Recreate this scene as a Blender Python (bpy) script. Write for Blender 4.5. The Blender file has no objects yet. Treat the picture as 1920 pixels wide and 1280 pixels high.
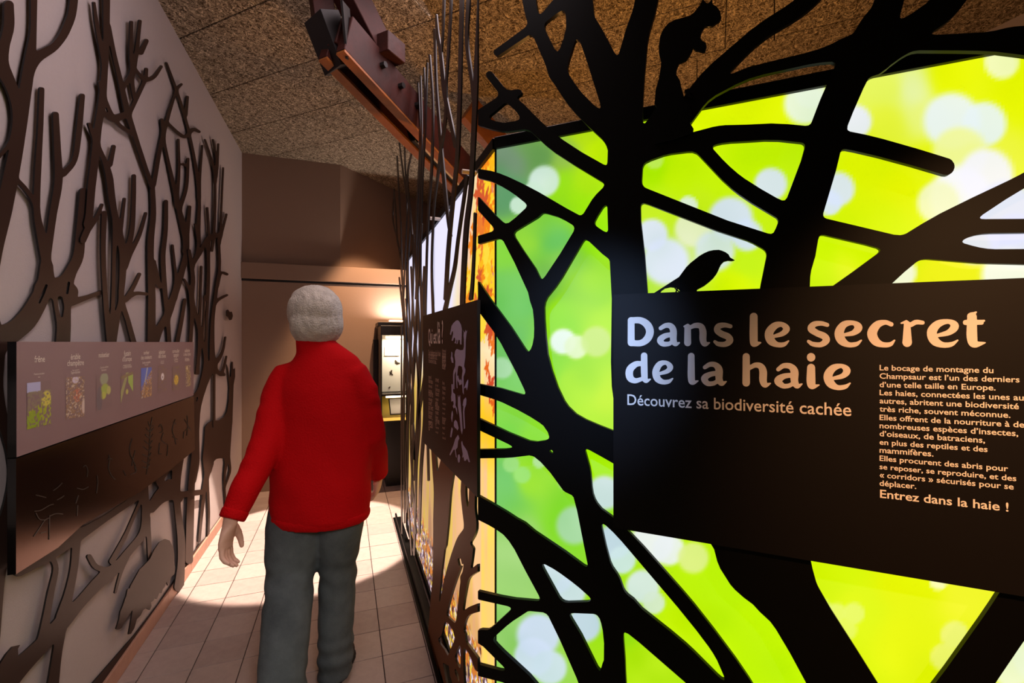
import bpy, bmesh, math, random
import numpy as np
from mathutils import Vector, Matrix
R = math.radians
random.seed(4); rng = np.random.default_rng(7)
scene = bpy.context.scene
# ------------------------------------------------------------------ camera, world, lights, exposure
YAW = R(19.94); FPX = 860.0; EYE = 1.45
cam = bpy.data.objects.new('camera', bpy.data.cameras.new('camera'))
scene.collection.objects.link(cam); scene.camera = cam
cam.data.sensor_width = 36.0; cam.data.lens = 36.0*FPX/1920.0; cam.data.clip_start = .02
cam.location = (0, 0, EYE); cam.rotation_euler = (R(90), 0, -YAW)
world = bpy.data.worlds.new('world'); scene.world = world; world.use_nodes = True
world.node_tree.nodes['Background'].inputs[0].default_value = (.5, .4, .45, 1)
world.node_tree.nodes['Background'].inputs[1].default_value = .004
scene.view_settings.view_transform = 'Standard'; scene.view_settings.look = 'None'
scene.view_settings.exposure = 0.0; scene.view_settings.gamma = 1.0
scene.view_settings.use_curve_mapping = False

def lamp(name, kind, loc, target, energy, color, **kw):
    d = bpy.data.lights.new(name, kind); d.energy = energy; d.color = color
    for k, v in kw.items(): setattr(d, k, v)
    o = bpy.data.objects.new(name, d); scene.collection.objects.link(o); o.location = loc
    o.rotation_euler = (Vector(target)-Vector(loc)).to_track_quat('-Z', 'Y').to_euler()
    return o
# gallery spots of the room, and one added fill
lamp('corridor_spot', 'SPOT', (-.1, 3.72, 3.15), (-.27, 3.68, 0), 1350, (1, .78, .64), spot_size=R(30.5), spot_blend=.12, shadow_soft_size=.02)
lamp('wall_wash', 'AREA', (.15, 1.9, 3.2), (-.93, 2.6, .8), 30, (1, .82, .86), size=1.4)
lamp('sign_warm_spot', 'SPOT', (.1, -1.3, 2.7), (1.3, .40, 1.2), 440, (1, .5, .22), spot_size=R(32), spot_blend=1, shadow_soft_size=.05)
lamp('sign_cool_spot', 'SPOT', (-.7, -.5, 2.5), (.60, 1.147, 1.38), 380, (.36, .56, 1), spot_size=R(17), spot_blend=1, shadow_soft_size=.05)
lamp('cabinet_wall_glow', 'SPOT', (.45, 4.15, 3.02), (.62, 4.98, 1.25), 260, (1, .62, .36), spot_size=R(76), spot_blend=.4, shadow_soft_size=.04)
lamp('case_light', 'AREA', (.62, 4.54, 1.47), (.62, 4.60, .8), 5, (1, .88, .66), shape='RECTANGLE', size=.5, size_y=.06)
lamp('case_top_light', 'AREA', (.55, 4.86, 1.70), (.55, 4.95, 2.2), 9, (1, .84, .76), shape='RECTANGLE', size=.4, size_y=.05)
lamp('hut_uplight', 'SPOT', (1.6, 2.6, 1.2), (1.2, 1.7, 3.25), 105, (1, .44, .1), spot_size=R(140), spot_blend=1, shadow_soft_size=.1)
lamp('added_fill_light', 'SPOT', (.35, -.9, 2.3), (-.93, 1.9, .5), 112, (1, .88, .86), spot_size=R(52), spot_blend=.9, shadow_soft_size=.3)  # unseen fill behind the camera, added to lift the lower left wall

# ------------------------------------------------------------------ projection onto real planes
CY, SY = math.cos(YAW), math.sin(YAW)
FWD = np.array([SY, CY, 0]); RGT = np.array([CY, -SY, 0]); UPV = np.array([0, 0, 1.0]); EYEP = np.array([0, 0, EYE])
class Plane:
    """vertical plane: origin, horizontal axis a (left to right for the viewer), up z, normal n = a x z towards the viewer"""
    def __init__(s, origin, a):
        s.o = np.array([origin[0], origin[1], 0.0]); s.a = np.array([a[0], a[1], 0.0]); s.a /= np.linalg.norm(s.a)
        s.n = np.cross(s.a, UPV)
    def loc(s, u, v):
        u = np.asarray(u, float); v = np.asarray(v, float)
        d = FWD[None]*FPX + RGT[None]*(u.reshape(-1, 1)-960) + UPV[None]*(640-v.reshape(-1, 1))
        t = ((s.o-EYEP) @ s.n)/(d @ s.n)
        p = EYEP[None] + d*t[:, None] - s.o[None]
        return np.stack([p @ s.a, p[:, 2]], 1)
    def img(s, x, z):
        p = s.o[None]+np.asarray(x).reshape(-1, 1)*s.a[None]+np.asarray(z).reshape(-1, 1)*UPV[None]-EYEP[None]
        d = p @ FWD
        return 960+FPX*(p @ RGT)/d, 640-FPX*p[:, 2]/d
    def mat(s, off=0.0):
        o = s.o+s.n*off; m = Matrix.Identity(4)
        for i in range(3): m[i][0] = s.a[i]; m[i][1] = UPV[i]; m[i][2] = s.n[i]; m[i][3] = o[i]
        return m
def LAY(k): return Plane((-.916+.0056*k, 0), (0, 1))
PL = LAY(0); PR = Plane((-.875, 0), (0, 1))
PS = Plane((.38, 1.359), (0, -1)); PF = Plane((.38, 1.359), (.72, -.694))
PBS = Plane((.45, 1.389), (0, -1)); PBF = Plane((.45, 1.389), (.72, -.694))
def P3(u, v, z):
    p = EYEP+FWD*z+RGT*(u-960)*z/FPX+UPV*(640-v)*z/FPX
    return Vector(p)

# ------------------------------------------------------------------ materials
def srgb(c): 
    c = np.asarray(c, float)/255.0
    return np.where(c <= .04045, c/12.92, ((c+.055)/1.055)**2.4)
def mat(name, col, rough=.6, metal=0, spec=.5, noise=None, bump=None, emit=None, coat=0, aniso=0):
    m = bpy.data.materials.new(name); m.use_nodes = True; nt = m.node_tree; b = nt.nodes['Principled BSDF']
    c = tuple(srgb(col)); b.inputs['Base Color'].default_value = (*c, 1)
    b.inputs['Roughness'].default_value = rough; b.inputs['Metallic'].default_value = metal
    b.inputs['Specular IOR Level'].default_value = spec; b.inputs['Coat Weight'].default_value = coat
    b.inputs['Anisotropic'].default_value = aniso
    tc = nt.nodes.new('ShaderNodeTexCoord')
    if noise:
        sc, amt, col2 = noise
        n = nt.nodes.new('ShaderNodeTexNoise'); n.inputs['Scale'].default_value = sc; n.inputs['Detail'].default_value = 6
        n.inputs['Roughness'].default_value = .65
        nt.links.new(tc.outputs['Object'], n.inputs['Vector'])
        mx = nt.nodes.new('ShaderNodeMix'); mx.data_type = 'RGBA'
        mr = nt.nodes.new('ShaderNodeMapRange'); mr.inputs[1].default_value = .35; mr.inputs[2].default_value = .65; mr.inputs[4].default_value = amt
        nt.links.new(n.outputs[0], mr.inputs[0]); nt.links.new(mr.outputs[0], mx.inputs[0])
        mx.inputs[6].default_value = (*c, 1); mx.inputs[7].default_value = (*tuple(srgb(col2)), 1)
        nt.links.new(mx.outputs[2], b.inputs['Base Color'])
    if bump:
        sc, st = bump
        n2 = nt.nodes.new('ShaderNodeTexNoise'); n2.inputs['Scale'].default_value = sc; n2.inputs['Detail'].default_value = 4
        nt.links.new(tc.outputs['Object'], n2.inputs['Vector'])
        bp = nt.nodes.new('ShaderNodeBump'); bp.inputs['Strength'].default_value = st; bp.inputs['Distance'].default_value = .01
        nt.links.new(n2.outputs[0], bp.inputs['Height']); nt.links.new(bp.outputs[0], b.inputs['Normal'])
    if emit:
        b.inputs['Emission Color'].default_value = (*tuple(srgb(emit[0])), 1); b.inputs['Emission Strength'].default_value = emit[1]
    return m
def print_mat(name, backlit):
    m = bpy.data.materials.new(name); m.use_nodes = True; nt = m.node_tree; b = nt.nodes['Principled BSDF']
    at = nt.nodes.new('ShaderNodeAttribute'); at.attribute_name = 'print'
    if backlit:
        b.inputs['Base Color'].default_value = (.02, .02, .02, 1); b.inputs['Roughness'].default_value = .6
        nt.links.new(at.outputs['Color'], b.inputs['Emission Color']); b.inputs['Emission Strength'].default_value = backlit
    else:
        nt.links.new(at.outputs['Color'], b.inputs['Base Color']); b.inputs['Roughness'].default_value = .45
    return m
M = {}
M['black'] = mat('black_satin_sheet', (6, 5, 5), .42, 0, .16)
M['black_panel'] = mat('black_sign_board', (15, 11, 11), .5, 0, .2)
M['brown'] = mat('bronze_brown_sheet', (62, 45, 38), .34, .0, .05, noise=(3, .4, (55, 39, 33)))
M['brown_dark'] = mat('dark_bronze_sheet', (38, 26, 19), .4, .1, .3)
M['bronze'] = mat('golden_bronze_sheet', (120, 72, 34), .5, .0, .06)
M['quiz'] = mat('dark_brown_board_face', (46, 26, 14), .5, .0, .12)
M['edge'] = mat('black_edge', (8, 7, 8), .35)
M['shelf_top'] = mat('mauve_brown_board', (150, 122, 126), .5, .1, .4, noise=(2, .3, (138, 110, 114)))
M['shelf_low'] = mat('dark_brown_board', (84, 58, 48), .16, .9, .5)
M['engrave'] = mat('engraved_line', (10, 7, 6), .4)
M['wall'] = mat('painted_plaster_pinkish', (196, 184, 182), .75, 0, .2, noise=(60, .25, (188, 175, 173)), bump=(220, .12))
M['wall_back'] = mat('painted_plaster_beige', (140, 116, 100), .8, 0, .2, bump=(180, .1))
M['tile'] = mat('matt_floor_tile', (190, 170, 162), .38, 0, .45, noise=(25, .5, (168, 148, 142)), bump=(120, .05))
M['tile2'] = mat('matt_floor_tile_darker', (180, 160, 153), .42, 0, .45, noise=(18, .6, (160, 140, 134)), bump=(120, .05))
M['grout'] = mat('dark_grout', (58, 46, 44), .9)
M['skirt'] = mat('salmon_skirting_tile', (196, 150, 128), .5, 0, .4, noise=(20, .5, (176, 130, 112)))
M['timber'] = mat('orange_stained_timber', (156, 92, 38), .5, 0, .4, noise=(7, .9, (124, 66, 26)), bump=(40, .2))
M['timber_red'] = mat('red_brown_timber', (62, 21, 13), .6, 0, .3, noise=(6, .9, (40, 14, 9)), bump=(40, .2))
M['steel'] = mat('black_steel_plate', (20, 15, 14), .5, .3)
M['alu'] = mat('pale_lamp_tray', (205, 190, 175), .5)
M['paint_letter'] = mat('cream_vinyl_letter', (238, 226, 216), .6)
M['lilac'] = mat('lilac_vinyl', (190, 180, 214), .6)
M['faint'] = mat('dim_beige_vinyl', (205, 176, 160), .6)
M['print_lit'] = print_mat('backlit_fabric_print', 1.06)
M['print'] = print_mat('photo_print', 0)
M['case'] = mat('black_display_case', (24, 20, 20), .4)
M['case_back'] = mat('white_case_lining', (250, 244, 230), .7)
M['tray'] = mat('yellow_case_tray', (236, 206, 90), .6)
M['paper'] = mat('white_card', (246, 242, 232), .7)
M['insect'] = mat('dark_specimen', (60, 44, 28), .6)
M['lamp_on'] = mat('lit_lamp_tube', (255, 240, 220), .5, emit=((255, 226, 190), 9))
M['socket'] = mat('white_socket', (225, 215, 215), .4)
M['glass'] = mat('case_glass', (255, 255, 255), .02); M['glass'].node_tree.nodes['Principled BSDF'].inputs['Transmission Weight'].default_value = 1
M['glass'].node_tree.nodes['Principled BSDF'].inputs['IOR'].default_value = 1.02
M['red'] = mat('red_fleece', (200, 4, 12), .85, 0, .15, noise=(6, .5, (196, 4, 12)), bump=(150, .35))
M['collar_in'] = mat('black_collar_lining', (20, 16, 20), .9)
M['jeans'] = mat('grey_trousers', (104, 114, 116), .9, 0, .2, noise=(5, .7, (66, 73, 76)), bump=(200, .2))
M['skin'] = mat('skin', (236, 190, 166), .55)
M['hair'] = mat('grey_hair', (222, 214, 200), .7, 0, .3, noise=(30, .6, (168, 160, 150)), bump=(160, .6))
M['mask'] = mat('pale_teal_face_mask', (150, 200, 205), .8)
M['shoe'] = mat('dark_shoe', (26, 24, 26), .6); M['sole'] = mat('dark_rubber_sole', (14, 13, 14), .8)
M['eye'] = mat('eye_white', (230, 226, 220), .3); M['iris'] = mat('iris', (50, 36, 26), .2); M['lip'] = mat('lip', (180, 110, 100), .5)
def fibre_mat():
    m = bpy.data.materials.new('wood_wool_board'); m.use_nodes = True; nt = m.node_tree; b = nt.nodes['Principled BSDF']
    tc = nt.nodes.new('ShaderNodeTexCoord')
    n0 = nt.nodes.new('ShaderNodeTexNoise'); n0.inputs['Scale'].default_value = 30; n0.inputs['Detail'].default_value = 2
    nt.links.new(tc.outputs['Object'], n0.inputs['Vector'])
    mx0 = nt.nodes.new('ShaderNodeVectorMath'); mx0.operation = 'MULTIPLY_ADD'; mx0.inputs[1].default_value = (.06,)*3
    nt.links.new(n0.outputs['Color'], mx0.inputs[0]); nt.links.new(tc.outputs['Object'], mx0.inputs[2])
    vals = []
    for i, (sx, sy, rot) in enumerate(((170, 24, .4), (24, 170, .2), (160, 26, -.9))):
        mp = nt.nodes.new('ShaderNodeMapping'); mp.inputs['Rotation'].default_value = (0, 0, rot); mp.inputs['Scale'].default_value = (sx, sy, 40)
        nt.links.new(mx0.outputs[0], mp.inputs[0])
        n = nt.nodes.new('ShaderNodeTexNoise'); n.inputs['Scale'].default_value = 1; n.inputs['Detail'].default_value = 1.5; n.inputs['Distortion'].default_value = 1.2
        nt.links.new(mp.outputs[0], n.inputs['Vector']); vals.append(n)
    a = nt.nodes.new('ShaderNodeMath'); a.operation = 'MAXIMUM'; nt.links.new(vals[0].outputs[0], a.inputs[0]); nt.links.new(vals[1].outputs[0], a.inputs[1])
    c = nt.nodes.new('ShaderNodeMath'); c.operation = 'MAXIMUM'; nt.links.new(a.outputs[0], c.inputs[0]); nt.links.new(vals[2].outputs[0], c.inputs[1])
    cr = nt.nodes.new('ShaderNodeValToRGB'); e = cr.color_ramp.elements
    e[0].position = .52; e[0].color = (*srgb((70, 58, 44)), 1); e[1].position = .74; e[1].color = (*srgb((230, 214, 188)), 1)
    nt.links.new(c.outputs[0], cr.inputs[0]); nt.links.new(cr.outputs[0], b.inputs['Base Color'])
    bp = nt.nodes.new('ShaderNodeBump'); bp.inputs['Strength'].default_value = .8; bp.inputs['Distance'].default_value = .008
    nt.links.new(c.outputs[0], bp.inputs['Height']); nt.links.new(bp.outputs[0], b.inputs['Normal'])
    b.inputs['Roughness'].default_value = .9; b.inputs['Specular IOR Level'].default_value = .1
    return m
M['fibre'] = fibre_mat()

# ------------------------------------------------------------------ object helpers
COL = scene.collection
def tag(o, label=None, cat=None, group=None, kind=None):
    if label: o['label'] = label
    if cat: o['category'] = cat
    if group: o['group'] = group
    if kind: o['kind'] = kind
    return o
def link(name, me, m=None, parent=None, matrix=None):
    o = bpy.data.objects.new(name, me); COL.objects.link(o)
    if m is not None and me is not None and len(me.materials) == 0: me.materials.append(M[m] if isinstance(m, str) else m)
    if matrix is not None: o.matrix_world = matrix
    if parent is not None:
        o.parent = parent; o.matrix_parent_inverse = parent_mat(parent).inverted()
    return o
def parent_mat(p):
    m = p.matrix_basis.copy()
    while p.parent is not None:
        m = p.parent.matrix_basis @ p.matrix_parent_inverse @ m; p = p.parent
    return m
def empty(name, loc=(0, 0, 0), rz=0):
    o = bpy.data.objects.new(name, None); COL.objects.link(o); o.location = loc; o.rotation_euler = (0, 0, rz); o.empty_display_size = .1
    return o
def mesh(name, verts, faces, smooth=False):
    me = bpy.data.meshes.new(name); me.from_pydata([tuple(v) for v in verts], [], faces)
    if smooth:
        for p in me.polygons: p.use_smooth = True
    me.update(); return me
def box_mesh(name, x0, x1, y0, y1, z0, z1, bev=0.0):
    bm = bmesh.new(); bmesh.ops.create_cube(bm, size=1)
    for v in bm.verts: v.co = Vector(((x0+x1)/2+v.co.x*(x1-x0), (y0+y1)/2+v.co.y*(y1-y0), (z0+z1)/2+v.co.z*(z1-z0)))
    if bev: bmesh.ops.bevel(bm, geom=bm.edges[:], offset=bev, segments=1, affect='EDGES')
    me = bpy.data.meshes.new(name); bm.to_mesh(me); bm.free(); return me
def box(name, x0, x1, y0, y1, z0, z1, m, parent=None, bev=0.0, matrix=None):
    return link(name, box_mesh(name, x0, x1, y0, y1, z0, z1, bev), m, parent, matrix)
def beam_between(name, a, b, w, h, m, parent=None, roll=0, bev=.003):
    a, b = Vector(a), Vector(b); d = b-a; L = d.length; y = d.normalized()
    x = y.cross(Vector((0, 0, 1))).normalized(); z = x.cross(y)
    mt = Matrix((( x.x, y.x, z.x, a.x), (x.y, y.y, z.y, a.y), (x.z, y.z, z.z, a.z), (0, 0, 0, 1)))
    return box(name, -w/2, w/2, 0, L, 0, h, m, parent, bev, mt)

# ------------------------------------------------------------------ cut-out sheets: distance field -> outline -> extruded sheet
def spline(pts, n=6):
    p = np.array(pts, float)
    if len(p) < 3: return p
    q = np.vstack([2*p[0]-p[1], p, 2*p[-1]-p[-2]]); out = []
    for i in range(1, len(q)-2):
        a, b, c, d = q[i-1], q[i], q[i+1], q[i+2]
        for t in np.linspace(0, 1, n, endpoint=False):
            out.append(.5*((2*b)+(c-a)*t+(2*a-5*b+4*c-d)*t*t+(3*b-a-3*c+d)*t**3))
    out.append(p[-1]); return np.array(out)
class Field:
    def __init__(s, u0, u1, v0, v1, step, k=10):
        s.step = step; s.k = k
        s.us = np.arange(u0, u1+step, step); s.vs = np.arange(v0, v1+step, step)
        s.F = np.full((len(s.vs), len(s.us)), 60.0)
    def _win(s, x0, x1, y0, y1, pad):
        i0 = max(0, int((x0-pad-s.us[0])/s.step)); i1 = min(len(s.us), int((x1+pad-s.us[0])/s.step)+2)
        j0 = max(0, int((y0-pad-s.vs[0])/s.step)); j1 = min(len(s.vs), int((y1+pad-s.vs[0])/s.step)+2)
        return i0, i1, j0, j1
    def seg_field(s, P, scale_w=1):
        pad = 4+s.k+max(P[:, 2])*.5
        i0, i1, j0, j1 = s._win(P[:, 0].min(), P[:, 0].max(), P[:, 1].min(), P[:, 1].max(), pad)
        if i1 <= i0 or j1 <= j0: return None
        U, V = np.meshgrid(s.us[i0:i1], s.vs[j0:j1]); D = np.full(U.shape, 60.0)
        for a, b in zip(P[:-1], P[1:]):
            dx, dy = b[0]-a[0], b[1]-a[1]; L = dx*dx+dy*dy+1e-9
            t = np.clip(((U-a[0])*dx+(V-a[1])*dy)/L, 0, 1)
            d = np.hypot(U-a[0]-t*dx, V-a[1]-t*dy)-(a[2]+(b[2]-a[2])*t)*.5
            D = np.minimum(D, d)
        return (i0, i1, j0, j1), D
    def merge(s, w, D, k):
        i0, i1, j0, j1 = w; A = s.F[j0:j1, i0:i1]
        if k <= 0: s.F[j0:j1, i0:i1] = np.minimum(A, D); return
        h = np.maximum(k-np.abs(A-D), 0)/k
        s.F[j0:j1, i0:i1] = np.minimum(A, D)-h*h*k*.25
    def stroke(s, pts, n=5, k=None):
        r = s.seg_field(spline(pts, n))
        if r: s.merge(r[0], r[1], s.k if k is None else k)
    def cut(s, pts):
        r = s.seg_field(spline(pts, 4))
        if r:
            i0, i1, j0, j1 = r[0]; s.F[j0:j1, i0:i1] = np.maximum(s.F[j0:j1, i0:i1], -r[1])
    def poly_dist(s, pts, pad):
        p = np.array(pts, float)
        i0, i1, j0, j1 = s._win(p[:, 0].min(), p[:, 0].max(), p[:, 1].min(), p[:, 1].max(), pad)
        U, V = np.meshgrid(s.us[i0:i1], s.vs[j0:j1]); D = np.full(U.shape, 60.0); ins = np.zeros(U.shape, bool)
        q = np.roll(p, -1, 0)
        for a, b in zip(p, q):
            dx, dy = b[0]-a[0], b[1]-a[1]; L = dx*dx+dy*dy+1e-9
            t = np.clip(((U-a[0])*dx+(V-a[1])*dy)/L, 0, 1)
            D = np.minimum(D, np.hypot(U-a[0]-t*dx, V-a[1]-t*dy))
            c = ((a[1] > V) != (b[1] > V)) & (U < (b[0]-a[0])*(V-a[1])/(b[1]-a[1]+1e-12)+a[0]); ins ^= c
        return (i0, i1, j0, j1), np.where(ins, -D, D)
    def poly(s, pts, k=0):
        w, D = s.poly_dist(pts, 12); s.merge(w, D, k)
    def clip_u(s, umin): s.F = np.maximum(s.F, umin-s.us[None, :])
    def loops(s):
        F = s.F.copy(); F[0, :] = F[-1, :] = 5; F[:, 0] = F[:, -1] = 5
        F[np.abs(F) < 1e-6] = 1e-6; ins = F < 0; st = s.step
        code = ins[:-1, :-1]*1+ins[:-1, 1:]*2+ins[1:, 1:]*4+ins[1:, :-1]*8
        js, is_ = np.nonzero((code > 0) & (code < 15)); nxt = {}
        T = {1: [(3, 0)], 2: [(0, 1)], 3: [(3, 1)], 4: [(1, 2)], 5: [(3, 0), (1, 2)], 6: [(0, 2)], 7: [(3, 2)], 8: [(2, 3)], 9: [(2, 0)],
             10: [(0, 1), (2, 3)], 11: [(2, 1)], 12: [(1, 3)], 13: [(1, 0)], 14: [(0, 3)]}
        def key(j, i, e):
            return ('h', j, i) if e == 0 else ('v', j, i+1) if e == 1 else ('h', j+1, i) if e == 2 else ('v', j, i)
        for j, i in zip(js.tolist(), is_.tolist()):
            for a, b in T[int(code[j, i])]: nxt[key(j, i, a)] = key(j, i, b)
        def pt(k):
            c, j, i = k
            if c == 'h':
                a, b = F[j, i], F[j, i+1]; t = a/(a-b); return (s.us[i]+st*t, s.vs[j])
            a, b = F[j, i], F[j+1, i]; t = a/(a-b); return (s.us[i], s.vs[j]+st*t)
        out = []; seen = set()
        for k0 in list(nxt):
            if k0 in seen: continue
            lp = []; k = k0
            while k in nxt and k not in seen: seen.add(k); lp.append(pt(k)); k = nxt[k]
            if len(lp) >= 6: out.append(np.array(lp))
        return out
def simplify(lp, tol):
    n = len(lp)
    if n < 8: return lp
    keep = np.zeros(n+1, bool); P = np.vstack([lp, lp[:1]]); m = int(np.argmax(np.hypot(*(lp-lp[0]).T)))
    keep[[0, m, n]] = True; stack = [(0, m), (m, n)]
    while stack:
        a, b = stack.pop()
        if b-a < 2: continue
        d = P[b]-P[a]; L = np.hypot(*d)+1e-9; q = P[a+1:b]-P[a]; e = np.abs(q[:, 0]*d[1]-q[:, 1]*d[0])/L
        i = int(np.argmax(e))
        if e[i] > tol: keep[a+1+i] = True; stack += [(a, a+1+i), (a+1+i, b)]
    return P[:-1][keep[:-1]]
def sheet_mesh(name, loops_local, thick, back=True):
    """loops in the plane's own x,z metres -> flat sheet, front at local z = 0, back at -thick"""
    cu = bpy.data.curves.new(name, 'CURVE'); cu.dimensions = '2D'; cu.fill_mode = 'BOTH'; cu.extrude = thick/2
    for lp in loops_local:
        sp = cu.splines.new('POLY'); sp.points.add(len(lp)-1); co = np.zeros((len(lp), 4)); co[:, :2] = lp; co[:, 3] = 1
        sp.points.foreach_set('co', co.ravel()); sp.use_cyclic_u = True
    ob = bpy.data.objects.new(name, cu); COL.objects.link(ob)
    dg = bpy.context.evaluated_depsgraph_get(); me = bpy.data.meshes.new_from_object(ob.evaluated_get(dg))
    bpy.data.objects.remove(ob); bpy.data.curves.remove(cu); me.name = name
    me.transform(Matrix.Translation((0, 0, -thick/2)))
    return me
def cut_sheet(name, field, plane, thick, m, parent=None, off=0.0, tol=.35, edge=None):
    ls = [plane.loc(*simplify(l, tol).T) for l in field.loops()]
    me = sheet_mesh(name, ls, thick); me.materials.append(M[m])
    if edge:
        me.materials.append(M[edge])
        for p in me.polygons:
            if abs(p.normal.z) < .5: p.material_index = 1
    return link(name, me, None, parent, plane.mat(off))
def poly_sheet(name, pts, plane, thick, m, parent=None, off=0.0):
    return link(name, sheet_mesh(name, [plane.loc(*np.array(pts, float).T)], thick), m, parent, plane.mat(off))
def text(name, s, plane, p0, p1, m, parent, off=.001, bold=0.0, sy=1.0, thick=.0004, slope=True):
    """one line of lettering whose baseline runs from p0 to p1 (points of the board as seen in the photograph)"""
    a = plane.loc([p0[0]], [p0[1]])[0]; b = plane.loc([p1[0]], [p1[1]])[0]
    cu = bpy.data.curves.new(name, 'FONT'); cu.body = s; cu.size = 1; cu.offset = bold; cu.resolution_u = 3
    ob = bpy.data.objects.new(name, cu); COL.objects.link(ob)
    dg = bpy.context.evaluated_depsgraph_get(); me = bpy.data.meshes.new_from_object(ob.evaluated_get(dg))
    bpy.data.objects.remove(ob); bpy.data.curves.remove(cu)
    if not me.vertices: return None
    xs = [v.co.x for v in me.vertices]; x0, x1 = min(xs), max(xs); k = np.hypot(*(b-a))/(x1-x0)
    ang = math.atan2(b[1]-a[1], b[0]-a[0]) if slope else 0
    mt = Matrix.Translation((a[0], a[1], 0)) @ Matrix.Rotation(ang, 4, 'Z') @ Matrix.Diagonal((k, k*sy, 1, 1)) @ Matrix.Translation((-x0, 0, 0))
    me.transform(mt); me.name = name; me.materials.clear()
    return link(name, me, m, parent, plane.mat(off))
def grid_print(name, plane, x0, x1, z0, z1, nx, nz, colfn, m, parent=None, off=0.0, shear=None):
    xs = np.linspace(x0, x1, nx); zs = np.linspace(z0, z1, nz); X, Z = np.meshgrid(xs, zs)
    C = colfn(X, Z)
    co = np.zeros((nx*nz, 3)); co[:, 0] = X.ravel(); co[:, 1] = Z.ravel()
    if shear is not None: co[:, :2] = shear(X, Z)
    i = np.arange((nz-1)*(nx-1)); r = i//(nx-1); c = i % (nx-1); b = r*nx+c
    f = np.stack([b, b+1, b+nx+1, b+nx], 1)
    me = bpy.data.meshes.new(name); me.vertices.add(nx*nz); me.vertices.foreach_set('co', co.ravel())
    me.loops.add(f.size); me.loops.foreach_set('vertex_index', f.ravel()); me.polygons.add(len(f))
    me.polygons.foreach_set('loop_start', np.arange(len(f))*4); me.update(calc_edges=True)
    at = me.color_attributes.new('print', 'FLOAT_COLOR', 'POINT'); cc = np.ones((nx*nz, 4)); cc[:, :3] = srgb(np.clip(C, 0, 255).reshape(-1, 3))
    at.data.foreach_set('color', cc.ravel())
    return link(name, me, m, parent, plane.mat(off))
def vnoise(X, Z, sc, seed=0):
    r = np.random.default_rng(seed); n = 64; g = r.random((n, n)); x = (X*sc) % n; z = (Z*sc) % n
    i = np.floor(x).astype(int); j = np.floor(z).astype(int); fx = x-i; fz = z-j; fx = fx*fx*(3-2*fx); fz = fz*fz*(3-2*fz)
    i1 = (i+1) % n; j1 = (j+1) % n; i %= n; j %= n
    return (g[j, i]*(1-fx)+g[j, i1]*fx)*(1-fz)+(g[j1, i]*(1-fx)+g[j1, i1]*fx)*fz

# ================================================================== SETTING
XW = -.93; HC = 3.25; YB = 4.98
floor = box('floor', -1.1, 3.6, -2.6, 5.6, -.06, -.006, 'grout'); floor['kind'] = 'structure'
TS = .2; tm = [box_mesh('tile%d' % k, -TS/2+.002, TS/2-.002, -TS/2+.002, TS/2-.002, -.006, 0, .0012) for k in range(2)]
tm[0].materials.append(M['tile']); tm[1].materials.append(M['tile2'])
rest = []
for i in range(-6, 17):
    for j in range(-24, 18):
        cx = .06+i*TS; cy = 2.094+j*TS
        if cx-TS/2 < XW-.02: cx0 = XW-.0; 
        if cx+TS/2 < XW or cx > 3.5 or cy > YB+.1: continue
        seen = (cy > .85 and cx < .47) or (cy > 3.7 and cx < 1.5)
        if seen and cy-TS/2 < YB:
            o = bpy.data.objects.new('tile', tm[random.random() < .4]); COL.objects.link(o)
            o.location = (cx, cy, random.uniform(-.0004, .0003)); o.parent = floor
        else: rest.append((cx, cy))
bm = bmesh.new()
for cx, cy in rest:
    vs = [bm.verts.new((cx+sx*(TS/2-.002), cy+sy*(TS/2-.002), -.0005)) for sx, sy in ((-1, -1), (1, -1), (1, 1), (-1, 1))]; bm.faces.new(vs)
me = bpy.data.meshes.new('tile_field'); bm.to_mesh(me); bm.free(); tf = link('tile_field', me, 'tile', floor); tf['kind'] = 'stuff'
def struct(o): o['kind'] = 'structure'; return o
struct(box('wall_left', XW-.12, XW, -2.6, YB+.2, 0, HC, 'wall'))
wl = struct(box('wall_back', XW-.12, 3.6, YB, YB+.12, 0, 2.03, 'wall_back'))
struct(box('trim_1', XW, 3.5, YB-.035, YB+.6, 2.05, 2.205, 'wall_back', bev=.004))
struct(box('trim_2', XW, 3.5, YB-.012, YB+.01, 2.032, 2.05, 'edge'))
wu = struct(box('wall_back_upper', XW-.12, -.05, YB+.01, YB+.12, 2.2, HC, 'wall_back'))
vs = [(-.05, YB+.01), (2.4, YB+2.46), (2.4, YB+2.6), (-.05, YB+.14)]
me = mesh('wall_back_slanted', [(x, y, 2.2) for x, y in vs]+[(x, y, HC) for x, y in vs], [(0, 1, 5, 4), (1, 2, 6, 5), (2, 3, 7, 6), (3, 0, 4, 7), (4, 5, 6, 7), (3, 2, 1, 0)])
struct(link('wall_back_slanted', me, 'wall_back'))
struct(box('wall_right', 3.5, 3.62, -2.6, YB+2.6, 0, HC, 'wall'))
struct(box('wall_front', XW-.12, 3.6, -2.6, -2.5, 0, HC, 'wall'))
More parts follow.
